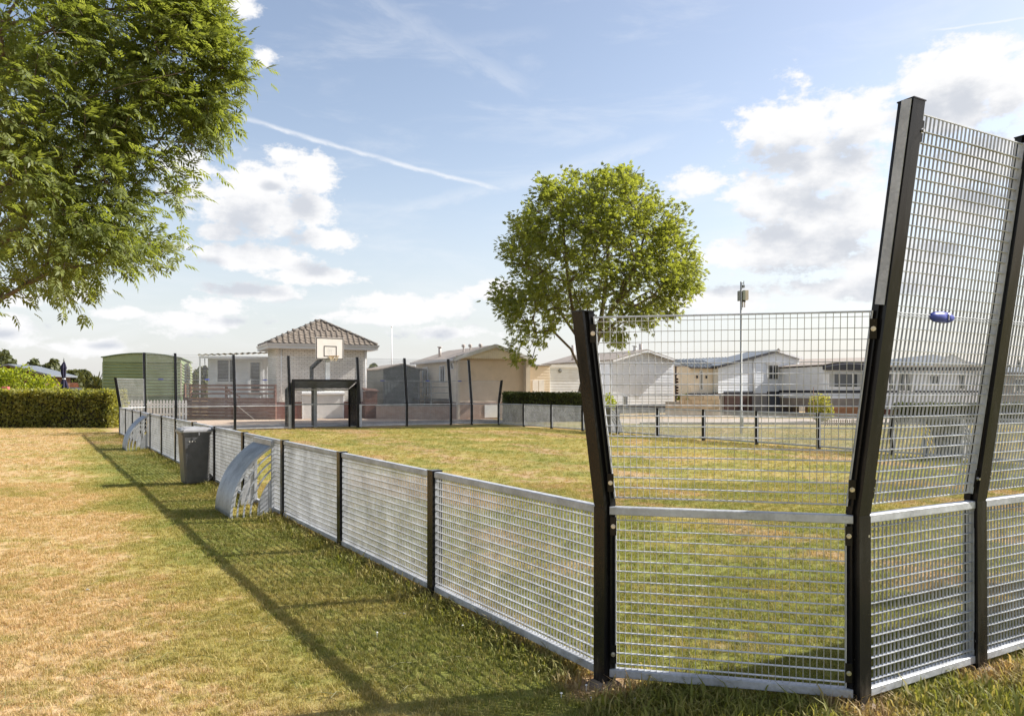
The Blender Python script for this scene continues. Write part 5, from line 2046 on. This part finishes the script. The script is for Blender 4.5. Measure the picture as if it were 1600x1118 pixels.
# --- behind the clipped hedge
def hedge_side_things():
    h = thing('brown_chalet', 'dark brown wooden chalet with a low grey roof behind the golden bush', 'chalet', at(-70, 58), R_(10))
    W, L, ze, zr = 6.0, 5.0, 2.72, 3.42
    xa = 3.6
    box_part(h, 'wall', M['brownwood'], 0, W, 0, L, 0, ze)
    mb = MB()
    mb.loft([[(0, y, ze), (W, y, ze), (xa, y, zr)] for y in (0, .05)])
    mb.build('gable', M['brownwood'], h)
    slope(h, 'roof', M['slate'], (-.5, -.4, ze - .08), (xa, -.4, zr + .08), (xa, L, zr + .08), (-.5, L, ze - .08), .12)
    slope(h, 'roof', M['slate'], (xa, -.4, zr + .08), (W + .55, -.4, ze - .02), (W + .55, L, ze - .02), (xa, L, zr + .08), .12)
    p = thing('closed_parasol', 'closed navy parasol tied with a white band behind the clipped hedge', 'parasol', at(100, 41), 0)
    mb = MB()
    mb.tube([(0, 0, 0), (0, 0, 3.12)], .024, 8)
    mb.build('pole', M['mast'], p)
    mb = MB()
    rings = []
    for z, r in ((1.62, .20), (1.75, .22), (1.98, .15), (2.16, .075), (2.2, .075), (2.45, .12), (2.62, .13), (2.75, .16), (2.84, .13), (3.0, .06), (3.06, .03)):
        rings.append([((r * (1.0 if k % 2 else .68) + .0) * math.cos(k * math.pi / 8) - (.03 if 2.4 < z < 2.95 else 0), r * (1.0 if k % 2 else .68) * math.sin(k * math.pi / 8), z) for k in range(16)])
    mb.loft(rings)
    mb.build('canopy', M['navy'], p)
    mb = MB()
    mb.lathe([(.083, 2.155), (.083, 2.205)], n=12)
    mb.build('tie_band', M['white'], p)
    mb = MB()
    mb.lathe([(.02, 3.06), (.05, 3.11), (.04, 3.16), (.015, 3.19), (.03, 3.22), (.01, 3.26)], n=8)
    mb.build('finial', M['mast'], p)
    t_ = thing('covered_table', 'dark covered round table just showing over the clipped hedge', 'table', at(115, 40.6), 0)
    mb = MB()
    mb.lathe([(.42, .0), (.45, 1.2), (.44, 1.62), (.36, 1.70), (.15, 1.745)], n=18)
    mb.build('cover', M['darktrim'], t_)
    o = thing('terracotta_pot', 'terracotta pot with a round top behind the covered table', 'pot', at(116, 42.6), 0)
    mb = MB()
    mb.lathe([(.13, .0), (.13, 1.6), (.20, 1.72), (.22, 1.86), (.17, 1.98), (.10, 2.0)], n=12)
    mb.build('body', M['terracotta'], o)
    r = thing('letter_box', 'small red box just showing over the clipped hedge below the golden bush', 'box', at(9, 36.3), 0)
    mb = MB()
    mb.bbox(-.15, .15, -.1, .1, 1.56, 1.76, .03)
    mb.build('box', M['pinkred'], r)
    mb = MB()
    mb.tube([(0, 0, 0), (0, 0, 1.57)], .03, 6)
    mb.build('stake', M['oldwood'], r)


hedge_side_things()
# ------------------------------------------------------------------ plants
RNG = np.random.default_rng(11)


def rand_rot(n, rng, flat=0.0):
    """n random rotation matrices; flat>0 keeps the local z nearer to up"""
    z = rng.normal(size=(n, 3))
    z[:, 2] = np.abs(z[:, 2]) + flat
    z /= np.linalg.norm(z, axis=1, keepdims=True)
    a = rng.normal(size=(n, 3))
    x = a - (a * z).sum(1, keepdims=True) * z
    x /= np.linalg.norm(x, axis=1, keepdims=True)
    y = np.cross(z, x)
    return np.stack([x, y, z], 2)


def cloud_of(template, faces, centres, size, rng, flat=0.4, R=None):
    n, k = len(centres), len(template)
    R = rand_rot(n, rng, flat) if R is None else R
    V = np.einsum('nij,kj->nki', R, template) * np.asarray(size).reshape(-1, 1, 1) + centres[:, None, :]
    Fc = (faces[None] + (np.arange(n) * k)[:, None, None]).reshape(-1, faces.shape[1])
    return V.reshape(-1, 3), Fc


LEAF1 = np.array([(-.5, 0, 0), (0, -.30, .10), (.5, 0, -.05), (0, .30, .10)])
LEAF1F = np.array([(0, 1, 2, 3)])


def compound(pairs, length, ll, lw, droop=.25):
    V, Fc = [], []

    def leaflet(o, d, l, w):
        d = np.array(d) / np.linalg.norm(d)
        s = np.cross((0, 0, 1), d)
        s /= np.linalg.norm(s)
        b = len(V)
        o = np.array(o)
        V.extend([o, o + d * l * .42 - s * w / 2 + (0, 0, .006 * l), o + d * l + np.array((0, 0, -.16 * l)), o + d * l * .42 + s * w / 2 + (0, 0, .006 * l)])
        Fc.append((b, b + 1, b + 2, b + 3))
    for i in range(pairs):
        f = (i + .8) / (pairs + .2)
        x = length * (.25 + .68 * f)
        z = -droop * length * f * f
        for s in (-1, 1): leaflet((x, 0, z), (.62, s * .78, -.18), ll * (1 - .15 * abs(f - .5)), lw)
    leaflet((length * .95, 0, -droop * length), (1, 0.02, -.45), ll * 1.05, lw)
    return np.array(V, float), np.array(Fc)


def inside_poly(p, poly):
    x, y = p[:, 0], p[:, 1]
    r = np.zeros(len(p), bool)
    j = len(poly) - 1
    for i in range(len(poly)):
        xi, yi, xj, yj = *poly[i], *poly[j]
        c = ((yi > y) != (yj > y)) & (x < (xj - xi) * (y - yi) / (yj - yi + 1e-12) + xi)
        r ^= c
        j = i
    return r


def grow(trunk, targets, rng, step=.35, alpha=.35, sag=.10, limbs=()):
    """join every target to the nearest point of a growing skeleton; returns nodes, parents and the node of each target"""
    nodes = [np.array(p, float) for p in trunk]
    par = [-1] + list(range(len(trunk) - 1))
    plen = [0.0]
    for i in range(1, len(trunk)): plen.append(plen[-1] + np.linalg.norm(nodes[i] - nodes[i - 1]))
    top = nodes[-1]
    nt = len(nodes)
    for lb in limbs:
        lb = [np.array(q, float) for q in lb]
        k = int(np.argmin([np.linalg.norm(q - lb[0]) for q in nodes[:nt]]))
        if np.linalg.norm(nodes[k] - lb[0]) > 1.2:
            lb = [nodes[k] * (1 - f) + lb[0] * f + np.array((0, 0, .25 * math.sin(math.pi * f))) for f in (.25, .5, .75)] + lb
        pk = k
        for q in lb:
            plen.append(plen[pk] + np.linalg.norm(q - nodes[pk]))
            nodes.append(q)
            par.append(pk)
            pk = len(nodes) - 1
    order = np.argsort(np.linalg.norm(targets - top, axis=1))
    cap = 60000
    arr = np.zeros((cap, 3))
    pl = np.zeros(cap)
    n = len(nodes)
    arr[:n] = nodes
    pl[:n] = plen
    first = max(1, int(len(trunk) * .55))
    ends = np.zeros(len(targets), int)
    for ti in order:
        t = targets[ti]
        d = np.linalg.norm(arr[first:n] - t, axis=1)
        cost = d + alpha * pl[first:n] * 0.5
        k = first + int(np.argmin(cost))
        a = arr[k].copy()
        dist = np.linalg.norm(t - a)
        m = max(1, int(dist / step))
        prev = k
        perp = rng.normal(size=3) * dist * .05
        for i in range(1, m + 1):
            f = i / m
            q = a + (t - a) * f + np.array((0, 0, 1)) * sag * dist * math.sin(math.pi * f) + perp * math.sin(math.pi * f)
            arr[n] = q
            pl[n] = pl[prev] + dist / m
            par.append(prev)
            prev = n
            n += 1
        ends[ti] = prev
    return arr[:n], np.array(par), ends


def tree_wood(nodes, par, rmin, rmax, expo=2.2, sides=6):
    n = len(nodes)
    w = np.zeros(n)
    kids = np.bincount(par[par >= 0], minlength=n)
    w[kids == 0] = 1
    for i in range(n - 1, 0, -1): w[par[i]] += w[i]
    r = rmin * np.power(np.maximum(w, 1), 1 / expo)
    r = r * rmax / r.max() if r.max() > rmax else r
    r = np.maximum(r, rmin)
    idx = np.arange(1, n)
    idx = idx[par[idx] >= 0]
    a, b = nodes[par[idx]], nodes[idx]
    ra, rb = np.minimum(r[par[idx]], r[idx] * 1.35), r[idx]
    d = b - a
    L = np.linalg.norm(d, axis=1, keepdims=True) + 1e-9
    d = d / L
    h = np.where(np.abs(d[:, 2:3]) < .9, np.array([[0, 0, 1.0]]), np.array([[1.0, 0, 0]]))
    u = np.cross(d, h)
    u /= np.linalg.norm(u, axis=1, keepdims=True)
    v = np.cross(d, u)
    V = np.zeros((len(idx), 2 * sides, 3))
    for k in range(sides):
        c, s = math.cos(2 * math.pi * k / sides), math.sin(2 * math.pi * k / sides)
        o = u * c + v * s
        V[:, k] = a - d * ra[:, None] * .3 + o * ra[:, None]
        V[:, sides + k] = b + d * rb[:, None] * .3 + o * rb[:, None]
    Fq = np.array([(k, (k + 1) % sides, sides + (k + 1) % sides, sides + k) for k in range(sides)])
    Fc = (Fq[None] + (np.arange(len(idx)) * 2 * sides)[:, None, None]).reshape(-1, 4)
    return V.reshape(-1, 3), Fc


def px_world(u, v, Y):
    return np.stack([(u - 800) / F * Y, Y, CAMH + (608 - v) / F * Y], 1)


def sprays(pos, dirs, per, spread, rng, tmpl, size, droop=.35):
    """compound leaves round every twig end, pointing outward and a little down"""
    n = len(pos) * per
    c = np.repeat(pos, per, 0)
    out = np.repeat(dirs, per, 0)
    off = rng.normal(size=(n, 3)) * spread
    x = out * 1.1 + rng.normal(size=(n, 3)) * .75
    x[:, 2] -= droop
    x /= np.linalg.norm(x, axis=1, keepdims=True)
    h = np.tile(np.array([[0, 0, 1.0]]), (n, 1)) + rng.normal(size=(n, 3)) * .35
    z = h - (h * x).sum(1, keepdims=True) * x
    z /= np.linalg.norm(z, axis=1, keepdims=True)
    y = np.cross(z, x)
    R = np.stack([x, y, z], 2)
    s = size * rng.uniform(.75, 1.25, n)
    return cloud_of(tmpl[0], tmpl[1], c + off, s, rng, R=R)


def make_tree(name, label, base, trunk, targets, rng, tmpl, size, per, spread, leafmat, rmin, rmax, step=.35, centre=None, droop=.35, sag=.1, alpha=.35, limbs=()):
    base = np.array(base)
    nodes, par, ends = grow(np.array(trunk) - base, targets - base, rng, step, alpha=alpha, sag=sag, limbs=[[np.array(q) - base for q in lb] for lb in limbs])
    root = thing(name, label, 'tree', tuple(base))
    V, Fc = tree_wood(nodes, par, rmin, rmax)
    me = mesh_np('trunk', V, Fc, M['bark'], smooth=True)
    me.polygons.foreach_set('use_smooth', [True] * len(me.polygons))
    link('trunk', me, root)
    c = (np.array(centre) - base) if centre is not None else nodes.mean(0)
    pos = nodes[ends]
    d = pos - nodes[np.maximum(par[ends], 0)]
    d = d / (np.linalg.norm(d, axis=1, keepdims=True) + 1e-6)
    o = pos - c
    d = d + .6 * o / (np.linalg.norm(o, axis=1, keepdims=True) + 1e-6)
    V, Fc = sprays(pos, d, per, spread, rng, tmpl, size, droop)
    # twigs carry some leaves along their last stretch as well
    link('crown', mesh_np('crown', V, Fc, leafmat), root)
    return root


# --- the round ash beyond the court
def round_ash():
    rng = np.random.default_rng(5)
    poly = [(839, 276), (862, 268), (889, 265), (919, 263), (955, 265), (972, 262), (1002, 267), (1015, 293), (1045, 290), (1061, 310), (1078, 339), (1099, 359), (1091, 389), (1102, 432), (1084, 462), (1064, 482), (1045, 518), (1011, 512),
            (975, 508), (985, 535), (968, 552), (948, 530), (930, 508), (882, 505), (855, 522), (842, 562), (822, 582), (802, 579), (788, 548), (792, 515), (781, 490), (759, 468), (771, 446), (804, 446), (775, 410), (772, 382), (803, 372), (791, 345), (819, 333), (829, 293)]
    Yc = 41.0
    n = 5200
    p = np.stack([rng.uniform(755, 1105, n), rng.uniform(258, 590, n)], 1)
    p = p[inside_poly(p, poly)]
    p = np.array((930, 420)) + (p - np.array((930, 420))) * np.array((.975, .955))
    rho = np.hypot((p[:, 0] - 930) / 172, (p[:, 1] - 410) / 165)
    dep = np.sqrt(np.clip(1 - rho ** 2, 0.02, 1)) * 5.2
    f = rng.uniform(-1, 1, len(p))
    f = np.sign(f) * np.abs(f) ** .6                                   # more leaves to the outside of the crown
    # thinner in the lower middle where the limbs show
    thin = np.exp(-(((p[:, 0] - 925) / 75) ** 2 + ((p[:, 1] - 480) / 50) ** 2))
    keep = rng.random(len(p)) > .62 * thin
    fringe = (p[:, 1] > 492) | (p[:, 0] < 800)
    keep &= ~fringe | (rng.random(len(p)) < .72)
    ang = np.arctan2(p[:, 1] - 420, p[:, 0] - 930)
    lump = .90 + .10 * np.sin(ang * 5 + 1) + .07 * np.sin(ang * 11 + 2 + f)
    keep &= (rho < lump) | (rng.random(len(p)) < .12)
    # clumps and gaps
    q = p / 27.0
    cl = np.sin(q[:, 0] * 1.7 + 1.3 * np.sin(q[:, 1] * 1.1) + f * 2) * np.sin(q[:, 1] * 2.1 + 1.1 * np.sin(q[:, 0] * 1.3) + f * 3)
    keep &= (cl > -.22) | (rng.random(len(p)) < .16)
    p, dep, f = p[keep], dep[keep], f[keep]
    T = px_world(p[:, 0], p[:, 1], Yc + dep * f)
    T = T[:1450]
    g = lambda u, v, Y=Yc: np.array(((u - 800) / F * Y, Y, CAMH + (608 - v) / F * Y))
    b = g(900, 658)
    b[2] = 0
    trunk = [b, g(903, 640), g(908, 615), g(914, 590), g(921, 565), g(929, 542), g(936, 520), g(938, 500)]
    limbs = [[g(*q) for q in l_] for l_ in (
        [(918, 560, 40.6), (905, 530, 40.0), (896, 490, 39.5), (888, 440, 39.2), (882, 380, 39), (878, 330, 38.8)],
        [(932, 530, 41.3), (955, 510, 41.8), (985, 482, 42.2), (1020, 462, 42.6), (1055, 425, 42.8)],
        [(938, 505, 41), (944, 465, 41.2), (950, 400, 41.6), (955, 330, 42)],
        [(936, 515, 40.6), (965, 470, 39.6), (990, 420, 39), (1010, 360, 38.6)],
        [(912, 590, 40.6), (892, 545, 40), (862, 515, 39.6), (838, 520, 39.4), (826, 548, 39.2)],
        [(908, 535, 40.5), (870, 480, 40.2), (828, 440, 40), (795, 420, 39.8)])]
    make_tree('ash_tree', 'round crowned ash tree standing alone in front of the mobile homes', b, trunk, T, rng, compound(3, .20, .125, .062, .1), 1.0, 15, .185, M['ashleaf_far'], .012, .22, .5, g(930, 430), droop=.05, limbs=limbs)


round_ash()


# --- the big ash whose branches come in at the upper left
def near_ash():
    rng = np.random.default_rng(8)
    poly = [(-40, -60), (300, -60), (352, -10), (372, 30), (360, 70), (398, 100), (390, 140), (352, 160), (372, 205), (348, 222), (330, 255), (318, 262), (296, 240), (300, 310), (272, 318), (262, 285), (238, 250), (222, 262), (236, 318), (226, 350), (252, 362), (278, 380), (282, 402), (240, 408), (228, 432), (205, 420), (188, 405),
            (150, 418), (148, 448), (118, 440), (146, 486), (120, 490), (102, 452), (84, 440), (62, 452), (30, 478), (-40, 482)]
    n = 4200
    p = np.stack([rng.uniform(-60, 400, n), rng.uniform(-60, 492, n)], 1)
    p = p[inside_poly(p, poly)]
    p[:, 0] -= 14
    p[:, 1] -= 6
    ed = np.clip((400 - p[:, 0]) / 400, .12, 1)
    Y = 10.0 + rng.uniform(-1.9, 2.3, len(p)) * ed
    q = p / 46.0
    cl = np.sin(q[:, 0] * 1.6 + 1.2 * np.sin(q[:, 1] * 1.2) + Y) * np.sin(q[:, 1] * 1.9 + 1.2 * np.sin(q[:, 0]) + Y * 1.3)
    keep = (cl > -.04) | (rng.random(len(p)) < .09)
    low = p[:, 1] > 405
    keep &= ~low | (rng.random(len(p)) < .8)
    p, Y = p[keep], Y[keep]
    vis = px_world(p[:, 0], p[:, 1], Y)
    # the rest of the crown, outside the picture
    m = 5200
    s = rng.normal(size=(m, 3))
    s /= np.linalg.norm(s, axis=1, keepdims=True)
    s *= rng.random((m, 1)) ** .38
    hid = s * np.array((4.6, 4.6, 4.4)) + np.array((-9.2, 10.6, 7.0))
    u = 800 + F * hid[:, 0] / hid[:, 1]
    v = 608 - F * (hid[:, 2] - CAMH) / hid[:, 1]
    hid = hid[((u < -50) | (v < -60)) & (hid[:, 2] > 2.8)][:950]
    T = np.concatenate([vis[:1450], hid])
    base = np.array((-9.3, 10.6, 0.0))
    trunk = [base + np.array(o) for o in ((0, 0, 0), (.02, 0, .6), (.05, .02, 1.2), (.1, 0, 1.9), (.16, .02, 2.6), (.22, 0, 3.3), (.28, -.03, 4.0), (.3, 0, 4.8))]
    w = lambda u, v, Y: np.array(((u - 800) / F * Y, Y, CAMH + (608 - v) / F * Y))
    limbs = [[w(*q) for q in l_] for l_ in (
        [(-160, 500, 10.0), (-70, 498, 9.9), (-10, 474, 9.7), (40, 445, 9.6), (85, 422, 9.5), (150, 412, 9.4), (225, 398, 9.4)],
        [(-160, 215, 10.0), (-60, 203, 9.7), (0, 188, 9.4), (70, 176, 9.2), (130, 156, 9.1), (200, 132, 9.0), (290, 112, 9.0)],
        [(-120, 330, 10.2), (-20, 300, 10.0), (60, 262, 9.8), (140, 232, 9.6), (230, 215, 9.5), (300, 225, 9.5)],
        [(-100, 60, 10.4), (0, 40, 10.2), (110, 20, 10.0), (230, 10, 9.8), (320, 20, 9.8)])]
    make_tree('ash_tree', 'big ash tree whose leafy branches fill the upper corner above the dry lawn', base, trunk, T, rng, compound(3, .17, .084, .029, .12), 1.0, 8, .110, M['ashleaf'], .0045, .26, .3, base + np.array((0, 0, 6.0)), droop=.10, limbs=limbs)


near_ash()


# --- hedges and bushes
def hedge(name, label, cat, loc, rz, L, D, H, leafmat, size, n, seed, rough=.05, core=True, round_=0.0):
    rng = np.random.default_rng(seed)
    root = thing(name, label, cat, loc, rz)
    A = np.array([L * H, L * H, D * H, D * H, L * D])
    w = A / A.sum()
    side = rng.choice(5, n, p=w)
    a, b = rng.random(n), rng.random(n)
    x = np.where(side < 2, a * L, np.where(side == 2, 0, np.where(side == 3, L, a * L)))
    y = np.where(side == 0, 0, np.where(side == 1, D, b * D if True else 0))
    z = np.where(side < 4, np.where(side < 2, b, a) * H, H)
    y = np.where(side < 2, y, np.where(side == 4, b * D, b * D))
    P_ = np.stack([x, y, z], 1)
    nz = .5 + .5 * np.sin(x * 2.9 + z * 3.7 + y) * np.sin(z * 4.3 + x * 1.7 + seed)
    inn = (rng.random(n) ** 1.6) * .20 + nz * rough * 1.6
    c = np.array((L / 2, D / 2, H * .5))
    nrm = np.zeros((n, 3))
    nrm[side == 0] = (0, -1, 0); nrm[side == 1] = (0, 1, 0); nrm[side == 2] = (-1, 0, 0); nrm[side == 3] = (1, 0, 0); nrm[side == 4] = (0, 0, 1)
    P_ = P_ - nrm * inn[:, None] + rng.normal(size=(n, 3)) * rough * .5
    if round_:
        ex = np.abs(P_[:, 0] / L - .5) * 2
        P_[:, 2] *= 1 - round_ * ex ** 3
    P_[:, 2] = np.abs(P_[:, 2])
    V, Fc = cloud_of(LEAF1, LEAF1F, P_, size * rng.uniform(.6, 1.35, n), rng, .15)
    link('foliage', mesh_np('foliage', V, Fc, leafmat), root, 'stuff')
    if core:
        mb = MB()
        i = min(.20, D * .25)
        mb.box(i, L - i, i, D - i, 0, H - i - (round_ * H * .9))
        mb.build('twigs', M['innerhedge'], root, kind='stuff')
    return root


def blob_bush(name, label, cat, loc, blobs, leafmat, size, n, seed, flat=.2, stem=True):
    rng = np.random.default_rng(seed)
    root = thing(name, label, cat, loc)
    blobs = np.array(blobs, float)
    wv = blobs[:, 3] * blobs[:, 4] * blobs[:, 5]
    k = rng.choice(len(blobs), n, p=wv ** .67 / (wv ** .67).sum())
    s = rng.normal(size=(n, 3))
    s /= np.linalg.norm(s, axis=1, keepdims=True)
    r = (.62 + .42 * rng.random((n, 1)) ** .6)
    nz = 1 + .16 * np.sin(s[:, :1] * 5 + seed) * np.sin(s[:, 2:] * 6 + k[:, None])
    P_ = blobs[k, :3] + s * r * nz * blobs[k, 3:6]
    ok = P_[:, 2] > .02
    P_ = P_[ok]
    V, Fc = cloud_of(LEAF1, LEAF1F, P_, size * rng.uniform(.6, 1.4, len(P_)), rng, flat)
    link('crown' if stem else 'foliage', mesh_np('foliage', V, Fc, leafmat), root, 'stuff' if not stem else None)
    if stem:
        mb = MB()
        h = blobs[:, 2].max()
        mb.tube([(0, 0, 0), (.02, 0, h * .4), (0, .03, h)], [max(.05, h * .03), max(.04, h * .022), .03], 6)
        for b in blobs[:6]:
            mb.tube([(0, 0, h * .35), tuple(b[:3])], [max(.03, h * .012), .015], 5)
        mb.build('trunk', M['bark'], root)
    return root


def plants():
    c = at(-330, 34.2)
    L = at(176, 34.2).x - c.x
    hedge('clipped_hedge', 'long clipped green hedge at the end of the dry lawn', 'hedge', c, R_(0), L, 1.3, 1.60, M['hedgeleaf'], .125, 46000, 21, .105, round_=.0)
    blob_bush('golden_bush', 'bright yellow green bush growing over the clipped hedge', 'bush', at(20, 38.8), [(-1.6, 0, 1.45, 1.7, 1.0, 1.4), (.2, 0, 1.45, 1.6, 1.0, 1.3), (1.45, 0, 1.25, .9, .8, 1.05), (-3.2, 0, 1.3, 1.6, 1.0, 1.3), (-.7, .2, 1.5, 1.1, .8, 1.25)], M['privet'], .15, 9500, 31, .2, False)
    # clipped hedge before the tan house
    c = at(787, 40.3)
    hedge('clipped_hedge', 'dark clipped hedge under the round tree in front of the white annex', 'hedge', c, R_(4), at(925, 40.3).x - c.x, 1.1, 1.50, M['laurel'], .085, 17000, 22, .05)
    c = at(1409, 38.8)
    hedge('clipped_hedge', 'dark clipped hedge in front of the long white mobile home', 'hedge', c, R_(0), 9.5, 1.0, .98, M['laurel'], .09, 16000, 23, .05)
    blob_bush('round_shrub', 'glossy green shrub growing beside a thin stake below the board fence', 'shrub', at(1281, 40.5), [(0, 0, .72, .55, .5, .72), (.1, 0, .5, .58, .5, .5)], M['hedgeleaf'], .12, 1700, 33, .2, False)
    mb = MB()
    mb.tube([(0, 0, 0), (0, 0, 1.75)], .018, 6)
    o = mb.build('plant_stake', M['oldwood'])
    o.location = at(1271, 39.8)
    tag(o, 'thin wooden stake in front of the glossy green shrub', 'stake')
    blob_bush('garden_shrub', 'loose yellowish shrub beside the annex behind the black leaning post', 'shrub', at(948, 45), [(0, 0, .7, .5, .5, .7)], M['privet'], .14, 700, 34, .2, False)
    blob_bush('garden_shrub', 'small yellow flowering plant on the sandy block wall', 'shrub', at(1069, 49.6, .9), [(0, 0, .2, .45, .15, .25)], M['privet'], .12, 300, 35, .2, False)
    blob_bush('weedy_clump', 'pale weedy clump at the end of the clipped hedge', 'plant', at(181, 33.9), [(0, 0, .35, .35, .3, .5), (.1, 0, .7, .22, .25, .4)], M['hedgeleaf'], .10, 600, 36, .2, False)
    # dark conifers at the right edge
    for i, (u, Y, h) in enumerate(((1576, 58, 3.40), (1591, 58.6, 3.75), (1607, 58, 3.5))):
        rng = np.random.default_rng(60 + i)
        root = thing('conifer', ('lowest dark conifer at the inner end of the row behind the grey brown home', 'tallest dark conifer in the row behind the grey brown home', 'dark conifer cut by the picture edge in the row behind the grey brown home')[i], 'tree', at(u, Y), 0, 'row of dark conifers')
        n = 1500
        zz = h * rng.random(n) ** .75
        rr = .55 * (1 - (zz / h) ** 1.6) * (.6 + .4 * rng.random(n))
        a = rng.uniform(0, 6.283, n)
        V, Fc = cloud_of(LEAF1 * np.array((1, .5, 1)), LEAF1F, np.stack([rr * np.cos(a), rr * np.sin(a), zz], 1), .2 * rng.uniform(.6, 1.3, n), rng, 0)
        link('crown', mesh_np('crown', V, Fc, M['conifer']), root)
        q = MB()
        q.tube([(0, 0, 0), (0, 0, h * .9)], [.08, .02], 6)
        q.build('trunk', M['bark'], root)
    # palm by the green caravan
    rng = random.Random(2)
    root = thing('fan_palm', 'shaggy palm with stiff leaves beside the green caravan', 'palm', at(151, 43.5), 0)
    q = MB()
    q.tube([(0, 0, 0), (.03, 0, .8), (0, 0, 1.75)], [.14, .12, .11], 10)
    q.build('trunk', M['bark'], root)
    for k in range(26):
        a = k * 2.399
        el = R_(rng.uniform(-35, 75))
        L = rng.uniform(.85, 1.35)
        q = MB()
        pr = None
        n = 6
        for i in range(n + 1):
            f = i / n
            r = L * f
            x, z = r * math.cos(el) , r * math.sin(el) - .35 * L * f * f * math.cos(el)
            w = .055 * (1 - f) ** .6 + .004
            c_ = Vector((math.cos(a) * x, math.sin(a) * x, 1.72 + z))
            s = Vector((-math.sin(a), math.cos(a), 0)) * w
            cur = (c_ - s, c_ + Vector((0, 0, -.02)), c_ + s)
            if pr:
                q.quad(pr[0], cur[0], cur[1], pr[1])
                q.quad(pr[1], cur[1], cur[2], pr[2])
            pr = cur
        q.build('leaf', M['palmleaf'], root)
    # trees far off
    far = [(4, 545, 27, 105, 'wide far tree rising above the brown chalet roof'), (53, 560, 15, 130, 'narrow far tree just past the end of the chalet roof'), (84, 560, 17, 128, 'far poplar like tree left of the closed parasol'),
           (72, 568, 14, 131, 'low far tree between two taller ones by the parasol'), (112, 578, 16, 126, 'far round tree right of the closed parasol'), (130, 577, 14, 132, 'far tree between the parasol and the palm'),
           (148, 588, 14, 120, 'low far tree behind the palm'), (318, 572, 16, 118, 'far tree seen past the canopy post of the sunroom'), (300, 584, 14, 122, 'low far tree right of the green caravan'), (584, 568, 15, 122, 'far tree right of the brick building roof')]
    for i, (u, v, hw, Y, lab) in enumerate(far):
        h = CAMH + (608 - v) * Y / F
        w = hw * Y / F
        r = np.random.default_rng(80 + i)
        bl = []
        for k in range(7):
            bl.append((r.uniform(-.55, .55) * w, r.uniform(-.5, .5) * w, h * r.uniform(.42, .78), w * r.uniform(.38, .6), w * .5, h * r.uniform(.16, .24)))
        bl.append((0, 0, h * .72, w * .5, w * .5, h * .27))
        bl.append((0, 0, h * .3, w * .8, w * .6, h * .25))
        blob_bush('far_tree', lab, 'tree', at(u, Y), bl, M['treeline'], .75, 2600, 90 + i, .2)
    # the hedgerow that closes the view
    rng = np.random.default_rng(77)
    n = 26000
    a = rng.uniform(-1.25, 1.1, n)
    Y = 185 + rng.normal(0, 3, n)
    X = np.tan(a) * Y
    hh = 4.2 + 1.6 * np.sin(X * .09) + 1.1 * np.sin(X * .23 + 1) + .6 * np.sin(X * .7)
    z = hh * rng.random(n) ** .8
    V, Fc = cloud_of(LEAF1, LEAF1F, np.stack([X, Y, z], 1), 1.5 * rng.uniform(.6, 1.4, n), rng, .2)
    o = link('treeline', mesh_np('treeline', V, Fc, M['treeline']))
    tag(o, 'distant green hedgerow along the flat horizon behind the homes', 'hedgerow', kind='stuff')


plants()


# --- small things in the grass: daisies, pale litter, dead stalks
def lawn_bits():
    rng = np.random.default_rng(3)
    mb = MB()
    for k in range(12):
        if k < 3:
            p = ground(rng.uniform(560, 900), rng.uniform(960, 1110))
        else:
            p = ground(rng.uniform(860, 1010), rng.uniform(1075, 1116))
        h = rng.uniform(.02, .035)
        mb.lathe([(.002, 0), (.002, h), (.008, h + .002), (.007, h + .005), (.002, h + .008)], (p.x, p.y, 0), 6, False)
    o = mb.build('daisies', M['daisy'])
    tag(o, 'scattered white daisies in the green strip beside the low fence', 'daisies', kind='stuff')
    mb = MB()
    for k in range(120):
        p = ground(rng.uniform(-40, 1000), rng.uniform(760, 1116))
        a, l = rng.uniform(0, 6.28), rng.uniform(.08, .26)
        q = p + Vector((math.cos(a) * l, math.sin(a) * l, 0))
        z = rng.uniform(.012, .03)
        m_ = (p + q) / 2
        mb.tube([(p.x, p.y, z * .5), (m_.x, m_.y, z + .015), (q.x, q.y, z)], .0016, 4)
    o = mb.build('dry_stalks', M['palmleaf'])
    tag(o, 'dry straw stalks lying loose on the lawn near the camera', 'straw', kind='stuff')
    for u, v, w, lab in ((137, 924, .014, 'tiny pale scrap lying on the open straw coloured lawn'), (632, 962, .012, 'tiny pale scrap lying in the green strip beside the fence')):
        p = ground(u, v)
        mb = MB()
        mb.hexa([(-w, -w * .6, .0), (w, -w * .5, .004), (w * .9, w * .6, .0), (-w * .8, w * .7, .002), (-w * .7, -w * .4, w * .6), (w * .8, -w * .3, w * .8), (w * .6, w * .4, w * .5), (-w * .6, w * .5, w * .8)])
        o = mb.build('litter_scrap', M['litter'])
        o.location = (p.x, p.y, .015)
        tag(o, lab, 'litter', 'pale scraps on the lawn')


lawn_bits()
